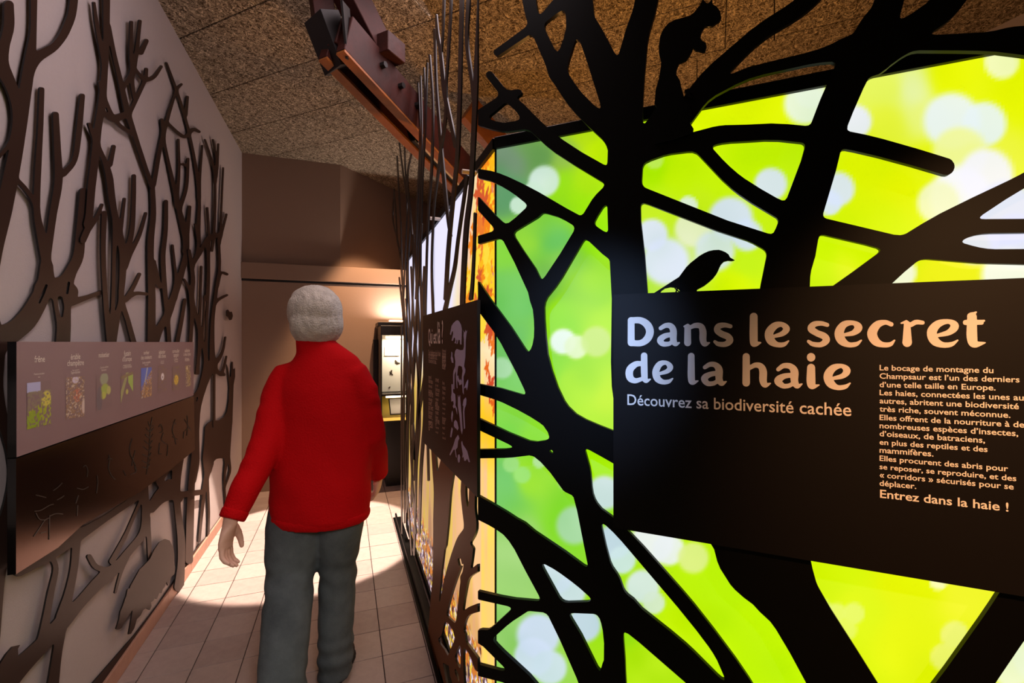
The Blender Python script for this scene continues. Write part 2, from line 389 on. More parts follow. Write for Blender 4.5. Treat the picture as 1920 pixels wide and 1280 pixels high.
# ceiling: wood-wool boards laid at 45 degrees
ceil = struct(box('ceiling', XW-.15, 3.62, -2.6, YB+2.6, HC+.03, HC+.12, 'edge'))
BW, BL = .475, 1.5
u_ = Vector((-.72, .694, 0)).normalized(); w_ = Vector((.694, .72, 0)).normalized()
bmh = box_mesh('ceiling_board', -BL/2+.002, BL/2-.002, -BW/2+.003, BW/2-.003, 0, .035, .003); bmh.materials.append(M['fibre'])
for r in range(-7, 17):
    for c in range(-4, 5):
        p = w_*(1.69+.2375-BW+r*BW)+u_*(c*BL+(r % 2)*.7)
        if XW-.9 < p.x < 4.1 and -2.9 < p.y < YB+2.6:
            if p.x < XW-.85 or p.x > 3.9: continue
            o = bpy.data.objects.new('ceiling_board', bmh); COL.objects.link(o); o.parent = ceil
            o.location = (p.x, p.y, HC+random.uniform(-.001, .001)); o.rotation_euler = (0, 0, math.atan2(u_.y, u_.x)+(math.pi if random.random() < .5 else 0))
# skirting on the left
sk = struct(box('baseboard_left', XW, XW+.008, 1.0, YB, 0, .07, 'grout'))
y = 1.0
while y < YB-.01:
    L = min(.4, YB-y); box('skirting_tile', XW+.006, XW+.018, y+.001, y+L-.001, .001, .074, 'skirt', sk, bev=.002); y += L
# timber beam running across the ceiling
A = P3(620, 128, 2.2); B = P3(866, 375, 3.22)
bt = empty('beam', ((A+B)/2)[:]); tag(bt, kind='structure')
d = (B-A).normalized(); sd = d.cross(Vector((0, 0, 1))).normalized()
A2 = A-d*.05; B2 = B+d*.5
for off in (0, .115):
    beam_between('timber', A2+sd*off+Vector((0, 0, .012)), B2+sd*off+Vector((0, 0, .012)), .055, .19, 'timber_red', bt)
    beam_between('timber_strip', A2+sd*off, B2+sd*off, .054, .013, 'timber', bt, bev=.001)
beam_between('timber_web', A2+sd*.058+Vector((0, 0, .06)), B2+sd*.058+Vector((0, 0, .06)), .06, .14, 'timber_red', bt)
beam_between('lamp_rail', A2+sd*.05+d*.62+Vector((0, 0, .01)), B2+sd*.05+Vector((0, 0, .01)), .03, .045, 'steel', bt)
beam_between('lamp_tray', A2+sd*.078+d*.64+Vector((0, 0, .004)), B2+sd*.078+Vector((0, 0, .004)), .022, .045, 'alu', bt)
beam_between('timber', P3(612, -60, 2.15), P3(700, 110, 2.36), .13, .12, 'timber_red', bt)
beam_between('timber', P3(575, -60, 2.2), P3(590, 60, 2.22), .07, .1, 'timber_red', bt)
beam_between('steel_plate', P3(585, 30, 2.12), P3(624, 132, 2.2), .15, .1, 'steel', bt, bev=.001)
beam_between('steel_plate', P3(640, 0, 2.05), P3(650, 110, 2.12), .012, .1, 'steel', bt, bev=.001)
c0 = A+d*.25+Vector((0, 0, .2))
beam_between('cross_timber', c0-sd*.02, c0+sd*.2, .13, .1, 'timber_red', bt)
for k in range(3):
    q = A+d*(.2+.14*k)+sd*.105+Vector((0, 0, .13)); bm = bmesh.new(); bmesh.ops.create_cone(bm, cap_ends=True, segments=6, radius1=.016, radius2=.016, depth=.03)
    me = bpy.data.meshes.new('bolt_head'); bm.to_mesh(me); bm.free()
    o = link('bolt_head', me, 'steel', None); o.rotation_euler = sd.to_track_quat('Z', 'Y').to_euler(); o.location = q+sd*.05
    mw = o.matrix_basis.copy(); o.parent = bt; o.matrix_parent_inverse = parent_mat(bt).inverted()
# second beam behind the light box
b2 = empty('beam', P3(900, 250, 3.4)[:]); tag(b2, kind='structure')
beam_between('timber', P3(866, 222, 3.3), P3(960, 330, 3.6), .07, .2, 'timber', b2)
for (u, v0, v1) in ((1307, 112, 152), (1452, -6, 76)):
    z = (HC-EYE)*FPX/(640-v0); p = P3(u, v1, z)
    h = box('hanging_rod', -.002, .002, -.002, .002, 0, HC-p.z, 'steel', None); h.location = p
    tag(h, 'thin dark rod hanging from the ceiling %s' % ('just right of the squirrel silhouette' if u < 1400 else 'above the long upper right branch'), 'rod')
# wall socket
so = empty('wall_socket', (XW, 4.28, .32)); so.location = (XW, float(PL.loc([448], [892])[0][0]), .34)
tag(so, 'small white double wall socket low on the left wall behind the walking person', 'socket')
for k in (0, 1):
    link('socket_plate', box_mesh('socket_plate', 0, .01, -.035, .035, -.036, .036, .003), 'socket', so).location = (0, 0, .036-.075*k)
    link('socket_well', box_mesh('socket_well', .009, .012, -.02, .02, -.02, .02, .002), 'grout', so).location = (0, 0, .036-.075*k)

# ================================================================== LIGHT BOXES
lb1 = lb2 = empty('light_box', (.45, 1.389, 0)); tag(lb1, 'tall corner light box glowing with green foliage and, round the corner, autumn leaves', 'light box')
def light_box(plane, L0, L1, z0, z1, depth=.12):
    t = lb1; fr = .035; mt = plane.mat(0)
    def bar(n, x0, x1, a, b, d0=-depth, d1=.012): return box(n, x0, x1, a, b, d0, d1, 'black', t, .001, mt)
    bar('top_rail', L0, L1, z1, z1+fr); bar('bottom_rail', L0, L1, z0-fr, z0)
    return t
def seg_print():
    cps = []
    def cp(u, v, r, g, b): cps.append((u, v, r, g, b))
    D = """940,300,110,140,110;1000,290,100,150,80;1050,300,150,190,80;1100,260,180,220,20;1120,290,190,230,0;1060,360,150,220,20;1110,340,170,225,10;950,360,90,150,100
1120,380,160,230,10;1040,440,100,190,90;1000,440,150,215,60;950,480,130,210,60;960,560,110,195,90;1080,500,130,200,80;1040,540,110,180,70;1120,520,160,225,30;1130,430,150,230,10
1060,590,150,225,20;1130,600,180,235,10;1090,720,170,230,0;1140,740,190,235,0;1040,700,140,220,20;960,650,110,190,90;970,720,120,200,90;980,780,130,210,60;1120,780,180,235,0;960,810,120,210,60
1010,810,140,220,40;950,900,110,195,100;1000,880,150,220,40;1060,970,130,215,40;1100,850,160,230,0;960,1040,160,210,120;950,1180,140,200,100;1000,1260,150,210,80;1170,1180,150,220,20;1210,1230,170,225,10
1340,1100,180,235,0;1280,1180,190,235,0;1230,1240,180,230,20;1400,1200,190,240,0;1450,1250,190,240,0;1600,1150,215,240,10;1560,1080,205,238,0;1700,1200,225,240,0;1800,1100,235,240,40;1700,1100,225,240,0
1230,320,170,230,0;1290,330,190,235,0;1240,400,190,230,30;1350,340,190,235,0;1330,380,190,230,20;1290,470,200,228,120;1400,500,190,235,20;1380,540,210,240,0;1400,200,220,240,0;1330,220,215,240,0;1440,180,220,240,0
1430,290,190,235,0;1480,290,190,235,10;1650,180,225,240,90;1700,180,225,238,160;1650,240,228,240,60;1720,220,228,240,120;1780,140,225,240,0;1900,180,225,240,0;1860,310,232,240,60;1620,300,220,240,0;1680,350,225,240,0
1650,420,215,240,0;1560,480,200,240,0;1620,470,208,240,0;1600,520,225,240,30;1790,515,240,240,30;1720,320,225,240,10;1500,560,200,238,0;1700,700,215,240,0;1300,700,190,236,0;1300,900,190,236,0;1900,900,225,240,0;1500,900,200,238,0;2100,300,225,240,60;2100,900,225,240,20;2100,1300,225,240,20;1300,1500,190,236,0;1000,1500,130,200,60;1700,1500,215,240,0"""
    for ln in D.replace('\n', ';').split(';'):
        if ln.strip(): cp(*map(float, ln.split(',')))
    bl = """1020,340,28,205,228,215;1000,360,18,195,225,200;972,385,16,200,228,205;1056,640,26,238,246,246;1080,650,24,228,242,200;1118,640,30,205,232,130;940,690,20,170,215,165;1132,925,32,200,218,228;1078,985,36,165,212,165
1040,1080,34,205,222,235;1070,1110,30,205,222,235;1010,1190,40,200,215,238;1000,1230,34,205,220,240;1030,1250,30,200,220,230;1095,1170,34,190,210,232;1150,1015,34,190,210,232;1165,1050,26,200,225,225;1205,1100,32,208,226,225;1225,1130,22,205,226,200
1225,1015,40,235,238,246;1255,1030,30,228,235,235;1300,1045,30,212,232,130;1228,300,18,190,232,90;1290,385,18,215,232,215;1370,410,42,205,218,240;1400,440,30,205,220,238;1222,440,30,212,222,244;1250,490,44,215,225,244;1300,430,34,222,232,190;1340,470,38,208,224,222
1320,500,26,205,228,180;1510,195,40,228,240,222;1520,175,30,228,240,215;1445,345,32,210,222,240;1600,228,32,228,232,248;1785,225,52,228,238,240;1845,232,40,226,238,238;1878,115,32,238,244,190;1800,290,50,235,242,150
1800,370,58,242,242,252;1850,330,50,240,240,248;1760,380,40,238,242,190;1570,355,32,216,226,246;1555,380,24,214,226,246;1890,400,60,222,226,252;1905,450,50,220,224,252;1830,450,46,226,228,250;1690,512,30,246,246,225;1890,515,50,250,250,240;1660,525,26,244,246,210
1568,1150,20,222,240,100;1600,1150,20,222,240,100;1585,1180,22,222,240,90;1790,1190,26,234,240,120;1770,1230,24,234,240,110;1532,1150,30,216,236,130;1898,1250,38,232,242,205;1940,1230,40,232,242,205;1760,1090,16,245,246,180;960,870,16,150,215,120;980,890,18,150,220,110;1010,865,14,180,225,160;1065,900,18,170,215,140
1980,180,50,236,240,170;2040,330,70,234,236,246;2120,200,60,236,242,190;2200,420,80,232,236,246;2300,250,70,230,240,150;2100,560,50,238,240,180;2150,1240,70,236,242,190;2280,1050,60,232,240,150;2330,700,70,226,240,120;2050,1350,60,230,240,160;1400,1420,70,200,225,180;1700,1400,60,225,240,130;1150,1420,60,190,220,200"""
    bl = [tuple(map(float, x.split(','))) for x in bl.replace('\n', ';').split(';') if x.strip()]
    P = np.array(cps); 
    def fn(X, Z):
        u, v = PBF.img(X.ravel(), Z.ravel()); num = np.zeros((len(u), 3)); den = np.zeros(len(u))
        w0 = vnoise(X, Z, 9, 3).ravel()*40-20; w1 = vnoise(X, Z, 9, 4).ravel()*40-20
        for a in P:
            w = 1.0/((u+w0-a[0])**2+(v+w1-a[1])**2+400.0)**2; num += w[:, None]*a[None, 2:]; den += w
        C = num/den[:, None]
        for (a, b, r, *c) in bl:
            d = np.hypot(u-a, v-b)+ (w0-w1)*.12; s = np.clip((r*1.18-d)/(r*.36), 0, 1); s = s*s*(3-2*s)*.93
            C = C*(1-s[:, None])+np.array(c)[None]*s[:, None]
        C += ((vnoise(X, Z, 14, 9)-.5)*16).ravel()[:, None]*np.array([[1, .6, 1]])
        return C.reshape(X.shape+(3,))
    return fn
ZT = 2.06
LF = 1.56
light_box(PBF, -.0, LF, .05, ZT)
box('side_post', LF, LF+.03, .015, ZT+.035, -.12, .012, 'black', lb1, .001, PBF.mat(0))
g = grid_print('printed_fabric', PBF, 0.002, LF, .05, ZT, 260, 280, seg_print(), 'print_lit', lb1); g['label'] = 'glowing blurred green foliage print with pale round highlights'
box('back_panel', .02, LF, .05, ZT, -.1, -.09, 'black', lb1, 0, PBF.mat(0))
L2 = -2.2
light_box(PBS, L2, 0, .05, ZT)
box('side_post', L2-.03, L2, .015, ZT+.035, -.12, .012, 'black', lb2, .001, PBS.mat(0))
box('corner_post', -.0045, .001, .02, ZT+.02, -.02, .0035, 'edge', lb2, .0, PBS.mat(0))
box('back_panel', L2, -.06, .05, ZT, -.1, -.09, 'black', lb2, 0, PBS.mat(0))
def leaf_mask(X, Z, cx, cz, r, rot):
    dx, dz = X-cx, Z-cz; a = np.arctan2(dz, dx)+rot; q = np.hypot(dx, dz)
    lob = .38+.62*np.abs(np.cos(a*2.5))**1.3; lob *= .88+.12*np.cos(a*15)
    return q < r*lob
def autumn(X, Z):
    # X: metres from the corner (negative = further down the corridor), Z: height
    D = -X; C = np.zeros(X.shape+(3,)); st = vnoise(X, Z*.12, 26, 5); st2 = vnoise(X, Z*.3, 9, 6)
    y = np.array([255, 196, 20.]); pch = np.array([252, 196, 140.]); ora = np.array([238, 150, 40.]); wh = np.array([232, 228, 255.]); cr = np.array([255, 236, 190.])
    C[:] = pch; w = np.clip((st-.3)*2.2, 0, 1)[..., None]; C = C*(1-w)+np.array([255, 216, 90.])*w
    w = np.clip((st2-.55)*3, 0, 1)[..., None]; C = C*(1-w)+np.array([214, 158, 110.])*w
    w = (np.clip(1-np.abs(Z-1.16)/.16, 0, 1)*np.clip(1.4-D*1.5, 0, 1))[..., None]; C = C*(1-w)+y*w
    w = (np.clip((Z-1.15)/.25, 0, 1)*np.clip((D-.12-(2.06-Z)*.5)/.35, 0, 1))[..., None]; C = C*(1-w)+wh*w
    w = (np.clip(1-np.abs(Z-1.42)/.17, 0, 1)*np.clip(1-D/.8, 0, 1))[..., None]; C = C*(1-w)+cr*w
    w = (np.clip((Z-1.48)/.1, 0, 1)*np.clip((.14+(2.06-Z)*.62-D)/.08, 0, 1))[..., None]; C = C*(1-w)+np.array([250, 196, 36.])*w
    w = (np.clip((Z-1.5)/.1, 0, 1)*np.clip((.06-D)/.02, 0, 1))[..., None]; C = C*(1-w)+np.array([214, 128, 112.])*w
    rr = np.random.default_rng(11)
    cols = [(240, 130, 20), (206, 84, 40), (252, 180, 20), (255, 214, 60), (255, 205, 40), (232, 120, 40)]
    for _ in range(120):
        z = 1.48+rr.random()*.62; d = rr.random()**1.4*(.16+(2.06-z)*.7); r = .03+rr.random()*.045
        m = leaf_mask(X, Z, -d, z, r, rr.random()*6); C[m] = cols[rr.integers(6)]
    for (d, z, r, c) in ((.03, 1.44, .05, 2), (.06, 1.30, .06, 1), (.02, 1.25, .05, 0), (.1, 1.36, .035, 0), (.05, 1.5, .04, 1)):
        m = leaf_mask(X, Z, -d, z, r, d*30); C[m] = [(226, 100, 30), (206, 74, 40), (236, 120, 40)][c]
    w = (np.clip((D-.35)/.5, 0, 1)*np.clip((1.3-Z)/.2, 0, 1)*.75)[..., None]; C = C*(1-w)+C*np.array([.74, .72, .78])*w
    n1 = vnoise(X, Z, 60, 21); n2 = vnoise(X, Z, 34, 22); n3 = vnoise(X*1.5, Z, 45, 23)
    G = np.zeros_like(C); G[:] = (92, 64, 66); G[n1 > .5] = (160, 124, 140); G[n1 > .72] = (246, 236, 250); G[(n2 > .62)] = (206, 120, 50); G[(n3 > .74)] = (236, 200, 70); G[n3 < .2] = (52, 34, 48)
    w = np.clip((.36-Z+(n2-.5)*.12)/.06, 0, 1)[..., None]; C = C*(1-w)+G*w
    tr = (np.abs(np.sin(D*5.0+.8+Z*.05)) < .04) & (Z > .3) & (D > .9); C[tr] = C[tr]*.72
    return C
g = grid_print('printed_fabric', PBS, L2, -.002, .05, ZT, 420, 420, autumn, 'print_lit', lb2); g['label'] = 'glowing autumn forest print with orange leaves, pale sky and leaf litter'

# ================================================================== FRONT TREE SCREEN
def S(t): return [tuple(map(float, p.split(','))) for p in t.split()]
def crop(pts, ox, oy, k, rw=None):
    return [(ox+p[0]*k, oy+p[1]*k)+((p[2]*k,) if len(p) > 2 else ()) for p in pts]
F = Field(880, 2400, -130, 1720, 2.0, k=10)
FRONT = """1230,-140,46 1212,0,42 1195,60,44 1185,110,52 1172,200,66 1173,300,64 1170,400,62 1176,480,66 1181,560,68 1190,760,76 1260,900,80 1380,980,120
1078,-140,60 1085,15,52 1110,70,48 1135,130,58 1158,200,60 1168,260,60
1088,10,40 1072,60,24 1060,95,22 1045,135,30
1078,-2,26 1050,6,26 1018,35,16 1000,50,16 932,98,13
985,-140,30 992,0,25 1007,52,25 1031,105,28 1048,140,32 1078,185,34 1115,222,38 1160,255,50
918,140,14 948,178,15 975,202,20 1000,232,26 1040,268,28 1085,298,28 1140,330,30 1165,345,30
972,173,12 948,180,15 930,195,19 897,218,22
890,222,20 935,237,16 965,236,18 992,230,20
885,323,17 925,331,19 965,350,24 1010,378,32 1050,396,22 1085,416,22 1110,436,28 1145,466,34
885,453,15 935,438,16 965,422,20 1000,396,28
880,362,18 915,402,18 945,434,21 970,475,25 995,520,32 1007,560,24 1011,600,20 1012,640,24 1010,680,40 1025,735,45 1050,790,50
1150,352,26 1121,380,25 1092,430,25 1066,474,25 1036,522,28 1008,560,24
1112,440,22 1140,460,30
870,515,34 905,568,32 945,622,32 985,690,38 1015,745,46
870,722,18 900,730,20 945,742,25 1000,765,34 1045,788,45
1040,775,40 1090,808,46 1160,842,56 1230,880,60
870,784,20 900,796,20 950,820,20 1000,842,21 1035,868,28 1070,905,40
870,851,17 960,849,17 1000,840,19 1045,829,16
1050,790,50 1062,830,54 1080,880,52 1094,930,36 1106,980,39 1124,1060,42 1140,1110,58 1149,1180,38 1152,1240,40 1150,1300,50 1160,1700,80
870,938,42 940,976,38 1000,1020,42 1060,1058,38 1120,1105,40 1165,1145,60
1150,1135,56 1200,1172,52 1270,1230,54 1340,1296,50 1450,1400,60 1500,1500,70 1600,1700,80
972,1000,40 998,1060,32 1025,1110,32 1045,1150,34 1072,1200,40 1108,1280,44 1150,1400,52
885,1113,16 950,1128,15 1000,1136,20 1060,1139,19 1130,1139,24
975,1142,22 950,1162,17 920,1188,17 900,1194,20
903,1193,22 930,1222,20 965,1256,21 995,1290,26 1030,1360,30 1100,1500,40
880,1252,22 930,1265,20 965,1275,24 1000,1300,26
1095,940,26 1120,962,22 1140,975,20 1175,1008,23 1236,1078,26 1292,1143,27 1350,1219,28 1388,1285,42 1440,1380,50 1480,1450,60
1206,268,36 1240,210,26 1262,160,22
1165,298,46 1240,275,33 1300,265,34 1350,252,33 1400,249,31 1460,247,31 1550,257,33 1620,269,34 1700,290,33 1774,312,32
1312,272,28 1345,308,27 1375,337,29 1410,362,31 1460,391,33 1500,405,40
1165,348,30 1198,362,28 1240,378,26 1300,402,26 1360,425,25 1415,443,26 1470,468,40
1690,-140,70 1668,0,54 1640,60,66 1605,120,66 1580,172,66 1553,240,66 1535,310,68 1508,390,74 1500,420,78 1486,470,88 1472,540,92 1450,800,140 1425,1000,180 1462,1090,132 1500,1150,108 1580,1285,116 1700,1500,130 1760,1700,150
1850,-110,60 1779,0,54 1735,38,50 1690,68,56 1640,95,60
1635,112,60 1700,84,30 1760,80,30 1850,78,36 1925,76,56 2060,90,70
1595,92,50 1540,104,26 1470,120,21 1400,138,21 1340,168,20 1300,192,16
1600,-100,34 1514,0,32 1430,57,29 1380,100,31 1330,150,38 1290,205,40 1262,250,30
1500,415,30 1570,430,31 1640,447,30 1700,462,36 1780,470,38 1850,480,28 1925,481,29 2060,488,30
1540,600,80 1620,535,66 1690,478,56 1760,430,50 1830,388,38 1920,338,26 2060,262,30
1770,448,36 1830,426,28 1920,423,26 2060,418,28
2060,920,130 1990,1010,110 1915,1130,90 1812,1280,92 1700,1450,110 1640,1700,150
2250,-140,80 2225,100,90 2235,400,100 2260,700,120 2200,1000,120 2230,1350,150 2270,1700,190
2060,90,70 2150,130,60 2240,220,60
2060,262,30 2200,190,40 2240,150,50
2060,418,28 2150,405,30 2240,430,50
2060,488,30 2150,500,36 2250,560,60
2060,920,130 2140,840,110 2260,760,110
2240,500,60 2320,380,44 2400,330,40
2200,1000,80 2300,1150,60 2400,1200,60"""
for ln in FRONT.split('\n'): F.stroke(S(ln))
F.clip_u(896)
F.F = np.where(np.isnan(F.F), 60, F.F)
ts = empty('tree_screen', (.38, 1.359, 0)); tag(ts, 'tall black cut-out screen of tree trunks and branches in front of the green light box', 'screen')
TH = .012
cut_sheet('branch_sheet', F, PF, TH, 'black', ts, tol=.5)
sq = crop(S("1308,50 1318,40 1335,4 1350,24 1362,30 1372,24 1386,4 1392,34 1414,48 1434,74 1440,112 1430,130 1414,138 1390,157 1368,160 1345,160 1334,178 1325,196 1320,225 1334,244 1352,252 1356,275 1348,300 1334,306 1314,296 1296,296 1280,280 1262,320 1240,350 1200,366 1186,400 1182,430 1206,470 1212,505 1226,550 1236,590 1244,630 1252,660 1270,690 1262,710 1282,740 1278,765 1180,800 1060,830 1080,740 1096,690 1084,640 1060,600 1066,520 1084,460 1094,400 1098,365 1086,320 1084,270 1092,215 1110,175 1140,140 1180,120 1230,108 1262,98 1288,78"), 880, 0, .32808)
F2 = Field(1200, 1370, -5, 290, .8, k=4); F2.poly(sq, 0); 
for t in range(26):
    a = rng.random()
    q = (1284+rng.random()*8, 170+70*rng.random()); d = (7+4*rng.random(), 7)
    F2.stroke([(q[0], q[1], 5), (q[0]+d[0]*.7, q[1]+d[1], 1)], k=2)
o = cut_sheet('squirrel', F2, PF, .008, 'black', ts, off=.0065, tol=.25); o['label'] = 'black squirrel silhouette sitting on the branch'
bd = crop(S("1052,520 1090,495 1130,470 1165,448 1200,425 1222,395 1240,370 1264,346 1290,325 1315,306 1340,291 1370,278 1400,272 1425,271 1446,277 1466,286 1482,298 1490,315 1502,322 1518,331 1500,335 1478,333 1455,338 1440,352 1430,370 1422,390 1410,412 1392,435 1370,455 1340,478 1302,498 1296,520 1215,520 1200,500 1186,488 1150,484 1120,490 1098,505 1090,520"), 880, 380, .32808)
F3 = Field(1215, 1385, 460, 560, .8, k=3); F3.poly(bd, 0); F3.stroke([(1272, 536, 2.4), (1266, 552, 2.2)], k=1); F3.stroke([(1266, 541, 2.0), (1275, 548, 2)], k=1)
o = cut_sheet('bird', F3, PF, .008, 'black', ts, off=.0065, tol=.2); o['label'] = 'black songbird silhouette perched on top of the sign'
# ---- sign board on the front screen
def board(name, plane, pts, thick, off, m, label, cat, edge='edge'):
    me = sheet_mesh(name, [plane.loc(*np.array(pts, float).T)], thick); me.materials.append(M[m]); me.materials.append(M[edge])
    for p in me.polygons:
        if abs(p.normal.z) < .5: p.material_index = 1
    c = plane.o; t = empty(name, tuple(c)); tag(t, label, cat); link('panel', me, None, t, plane.mat(off)); return t
PF2 = Plane(PF.o+PF.n*.022, PF.a)
sb = board('sign_board', PF2, [(1150, 552), (1990, 518), (1990, 1130), (1150, 989)], .012, 0, 'black_panel', 'large black sign board with cream title lettering fixed to the tree screen', 'sign')
T1 = (1160, 580, .1875); T2 = (1500, 570, .1875)
G1 = """125,112,68 125,330,70|125,108,60 220,110,66 288,155,76 313,225,78 285,295,74 220,336,62 125,336,60|420,188,40 470,160,48 520,165,58 547,210,66 547,300,66 568,345,46 606,333,16|535,248,46 460,266,54 416,305,64 440,342,54 500,344,44 540,318,40
690,180,64 690,332,70|655,170,16 692,156,28|705,185,34 765,160,50 822,168,58 843,222,70 843,300,68 862,345,52 908,333,14|1118,168,40 1060,156,48 1000,168,60 985,208,62 1030,245,64 1090,270,66 1112,310,68 1070,346,54 1000,346,46 962,322,32
1350,72,78 1350,300,80 1362,342,62 1420,332,14|1556,268,34 1640,240,52 1678,192,66 1632,150,50 1560,164,70 1505,232,84 1520,308,84 1580,350,54 1650,350,44 1698,315,16
255,462,64 257,650,66 272,712,46 316,698,14|232,540,46 170,548,60 112,602,74 114,680,72 165,712,52 232,694,40|416,640,32 488,616,46 516,574,58 474,532,42 410,548,60 372,620,70 388,690,68 440,724,50 500,720,40 540,690,14
726,466,66 727,680,72 742,728,50 794,714,12|862,578,40 915,548,48 970,556,56 1004,602,72 1004,690,70 1030,738,52 1076,720,12|988,634,46 905,652,54 858,690,68 888,738,52 950,738,44 994,710,40
1275,472,72 1275,732,76|1298,590,40 1365,556,50 1420,568,62 1444,620,76 1444,710,74 1466,755,52 1518,738,12|1596,598,42 1650,562,50 1720,570,60 1757,620,78 1757,710,74 1785,764,52 1834,744,12|1740,655,46 1650,668,56 1594,712,78 1640,762,52 1700,762,44 1750,735,42"""
G2 = """272,208,40 210,192,46 140,202,58 110,245,70 165,288,64 240,320,68 262,362,70 210,404,52 130,400,46 84,372,32|438,308,32 535,286,54 583,234,80 534,188,46 440,204,68 392,282,92 412,358,88 480,404,54 560,400,44 612,362,16|912,202,44 850,182,48 770,208,76 720,290,98 752,368,86 820,404,56 900,402,44 944,362,16
1070,200,64 1070,380,96|1012,190,16 1062,175,32|1110,205,48 1160,180,48 1225,185,40|1378,312,34 1488,282,58 1545,220,84 1488,174,46 1380,198,74 1318,276,98 1342,362,92 1420,406,58 1510,402,46 1575,362,16|1718,130,96 1718,330,106 1745,398,74 1850,386,12|1700,120,60 1760,80,16|1652,182,48 1840,166,20|1652,186,44 1815,186,40
110,530,84 110,532,84|110,636,80 110,780,88 128,822,54 190,808,12|332,742,34 428,716,52 468,664,74 418,618,42 330,640,70 280,712,88 302,788,86 370,832,52 450,826,44 500,790,14"""
Ft = Field(1165, 1860, 570, 745, .8, k=1.5)
for txt, (ox, oy, k) in ((G1, T1), (G2, T2)):
    for s_ in txt.replace('\n', '|').split('|'): Ft.stroke(crop(S(s_), ox, oy, k), n=6, k=1.2)
o = cut_sheet('title_lettering', Ft, PF2, .0006, 'paint_letter', sb, off=.0008, tol=.12); o['label'] = 'large cream rounded title lettering'
text('subtitle_lettering', 'Découvrez sa biodiversité cachée', PF2, (1176.5, 758.5), (1596, 779.6), 'paint_letter', sb, bold=.008, sy=1.12)
K8 = (1630, 670, .2423)
for s_, x0, y0, x1, y1 in (("Le bocage de montagne du", 78, 98, 958, 120), ("Champsaur est l’un des derniers", 78, 162, 1160, 192), ("d’une telle taille en Europe.", 78, 228, 975, 254),
    ("Les haies, connectées les unes aux", 78, 290, 1246, 334), ("autres, abritent une biodiversité", 78, 353, 1155, 399), ("très riche, souvent méconnue.", 78, 416, 1090, 466),
    ("Elles offrent de la nourriture à des", 78, 482, 1232, 543), ("nombreuses espèces d’insectes,", 78, 545, 1150, 608), ("d’oiseaux, de batraciens,", 78, 607, 893, 660), ("en plus des reptiles et des", 78, 672, 913, 730),
    ("mammifères.", 78, 735, 495, 765), ("Elles procurent des abris pour", 78, 797, 1072, 880), ("se reposer, se reproduire, et des", 78, 861, 1135, 955), ("« corridors » sécurisés pour se", 78, 925, 1115, 1020), ("déplacer.", 78, 990, 362, 1015), ("Entrez dans la haie !", 82, 1082, 1075, 1190)):
    text('text_line', s_, PF2, (K8[0]+x0*K8[2], K8[1]+y0*K8[2]), (K8[0]+x1*K8[2], K8[1]+y1*K8[2]), 'paint_letter', sb, bold=.014, sy=.97)

# ================================================================== SIDE SCREEN (reeds) along the corridor
ss = empty('reed_screen', (.38, 1.359, 0)); tag(ss, 'brown cut-out screen of tall thin reeds and stems beside the corridor', 'screen')
REEDS = """864,-130,9 864,0,8 862,98,8 860,195,8 856,293,8 848,371,8 839,469,8 834,560,8
878,-130,8 877,0,8 874,78,7 884,156,7 889,215,6
904,-130,13 899,0,11 895,78,10 891,156,10 887,254,10 882,352,9 873,430,10 867,540,10 866,590,10
847,-130,5 845,0,5 840,98,5 836,156,5 835,219,6 827,273,6 821,324,5 813,391,4 809,500,4 812,600,5
834,-130,5 831,0,5 829,60,4 826,98,4
817,28,4 819,62,7 825,98,7 833,176,9 845,234,8 853,275,7
814,55,5 817,156,5 824,250,6 831,332,7 839,410,6 844,442,5
805,104,4 811,195,4 809,312,5 803,391,4 799,500,4 797,620,4 800,760,5 803,900,4
800,118,3 796,234,4 790,352,4 787,500,4 790,620,5 783,760,4
794,127,3 796,190,3 795,240,3
783,155,3 787,273,4 781,391,4 779,500,4 786,640,4 781,800,4
788,142,3 790,260,3 785,420,3 779,560,3
770,186,2.6 772,273,3 763,332,3 771,430,3 774,500,3 770,640,3 764,820,3
757,254,2.5 760,332,2.5 768,410,3 764,500,3 768,620,3 774,760,3 770,950,3
748,268,2.5 755,324,2.5 762,380,2.5 759,480,2.5 756,600,2.5 765,760,2.5 762,960,2.5
744,292,2.5 747,352,2.5 751,422,2.5 753,500,2.5 760,640,2.5 757,780,2.5 758,980,2.5
738,354,2.2 736,410,2.2 745,452,2.2 751,500,2.2 757,620,2.5 755,760,2.5 752,900,2.5 753,1000,2.5
738,360,2 741,392,2 744,450,2 749,470,2
748,520,2.5 754,580,3 762,660,3 771,760,3.5 777,840,3.5 776,900,3
875,330,6 868,380,6 858,450,6 852,500,7 843,540,8 834,580,9
889,400,5 887,470,5 884,530,6 881,560,8
752,610,2 752,760,2 752,880,2.4
770,500,3 775,600,4 783,700,4 786,790,4 780,880,4 777,1000,4 776,1040,4
795,500,4 792,580,5 798,660,6 796,780,7 789,880,6 786,1000,4
774,440,3 782,560,4 776,680,4 769,800,3 772,900,3 779,1000,3
760,560,2.4 768,700,3 760,860,2.4 766,960,3 771,1040,2.6
777,860,5 784,780,6 796,700,6 799,620,5
790,420,4 783,540,4 777,640,4 774,700,4"""
for i, ln in enumerate(REEDS.split('\n')):
    f = Field(730, 912, -135, 1060, .8 if i > 3 else 1.0, k=0); f.stroke([(p[0], p[1], max(p[2]*.84, 1.9)) for p in S(ln)], n=5); f.F = np.maximum(f.F, f.us[None, :]-895.5)
    cut_sheet('reed', f, PS, .005, 'brown_dark', ss, off=(i % 4-2)*.0006, tol=.12, edge='edge')
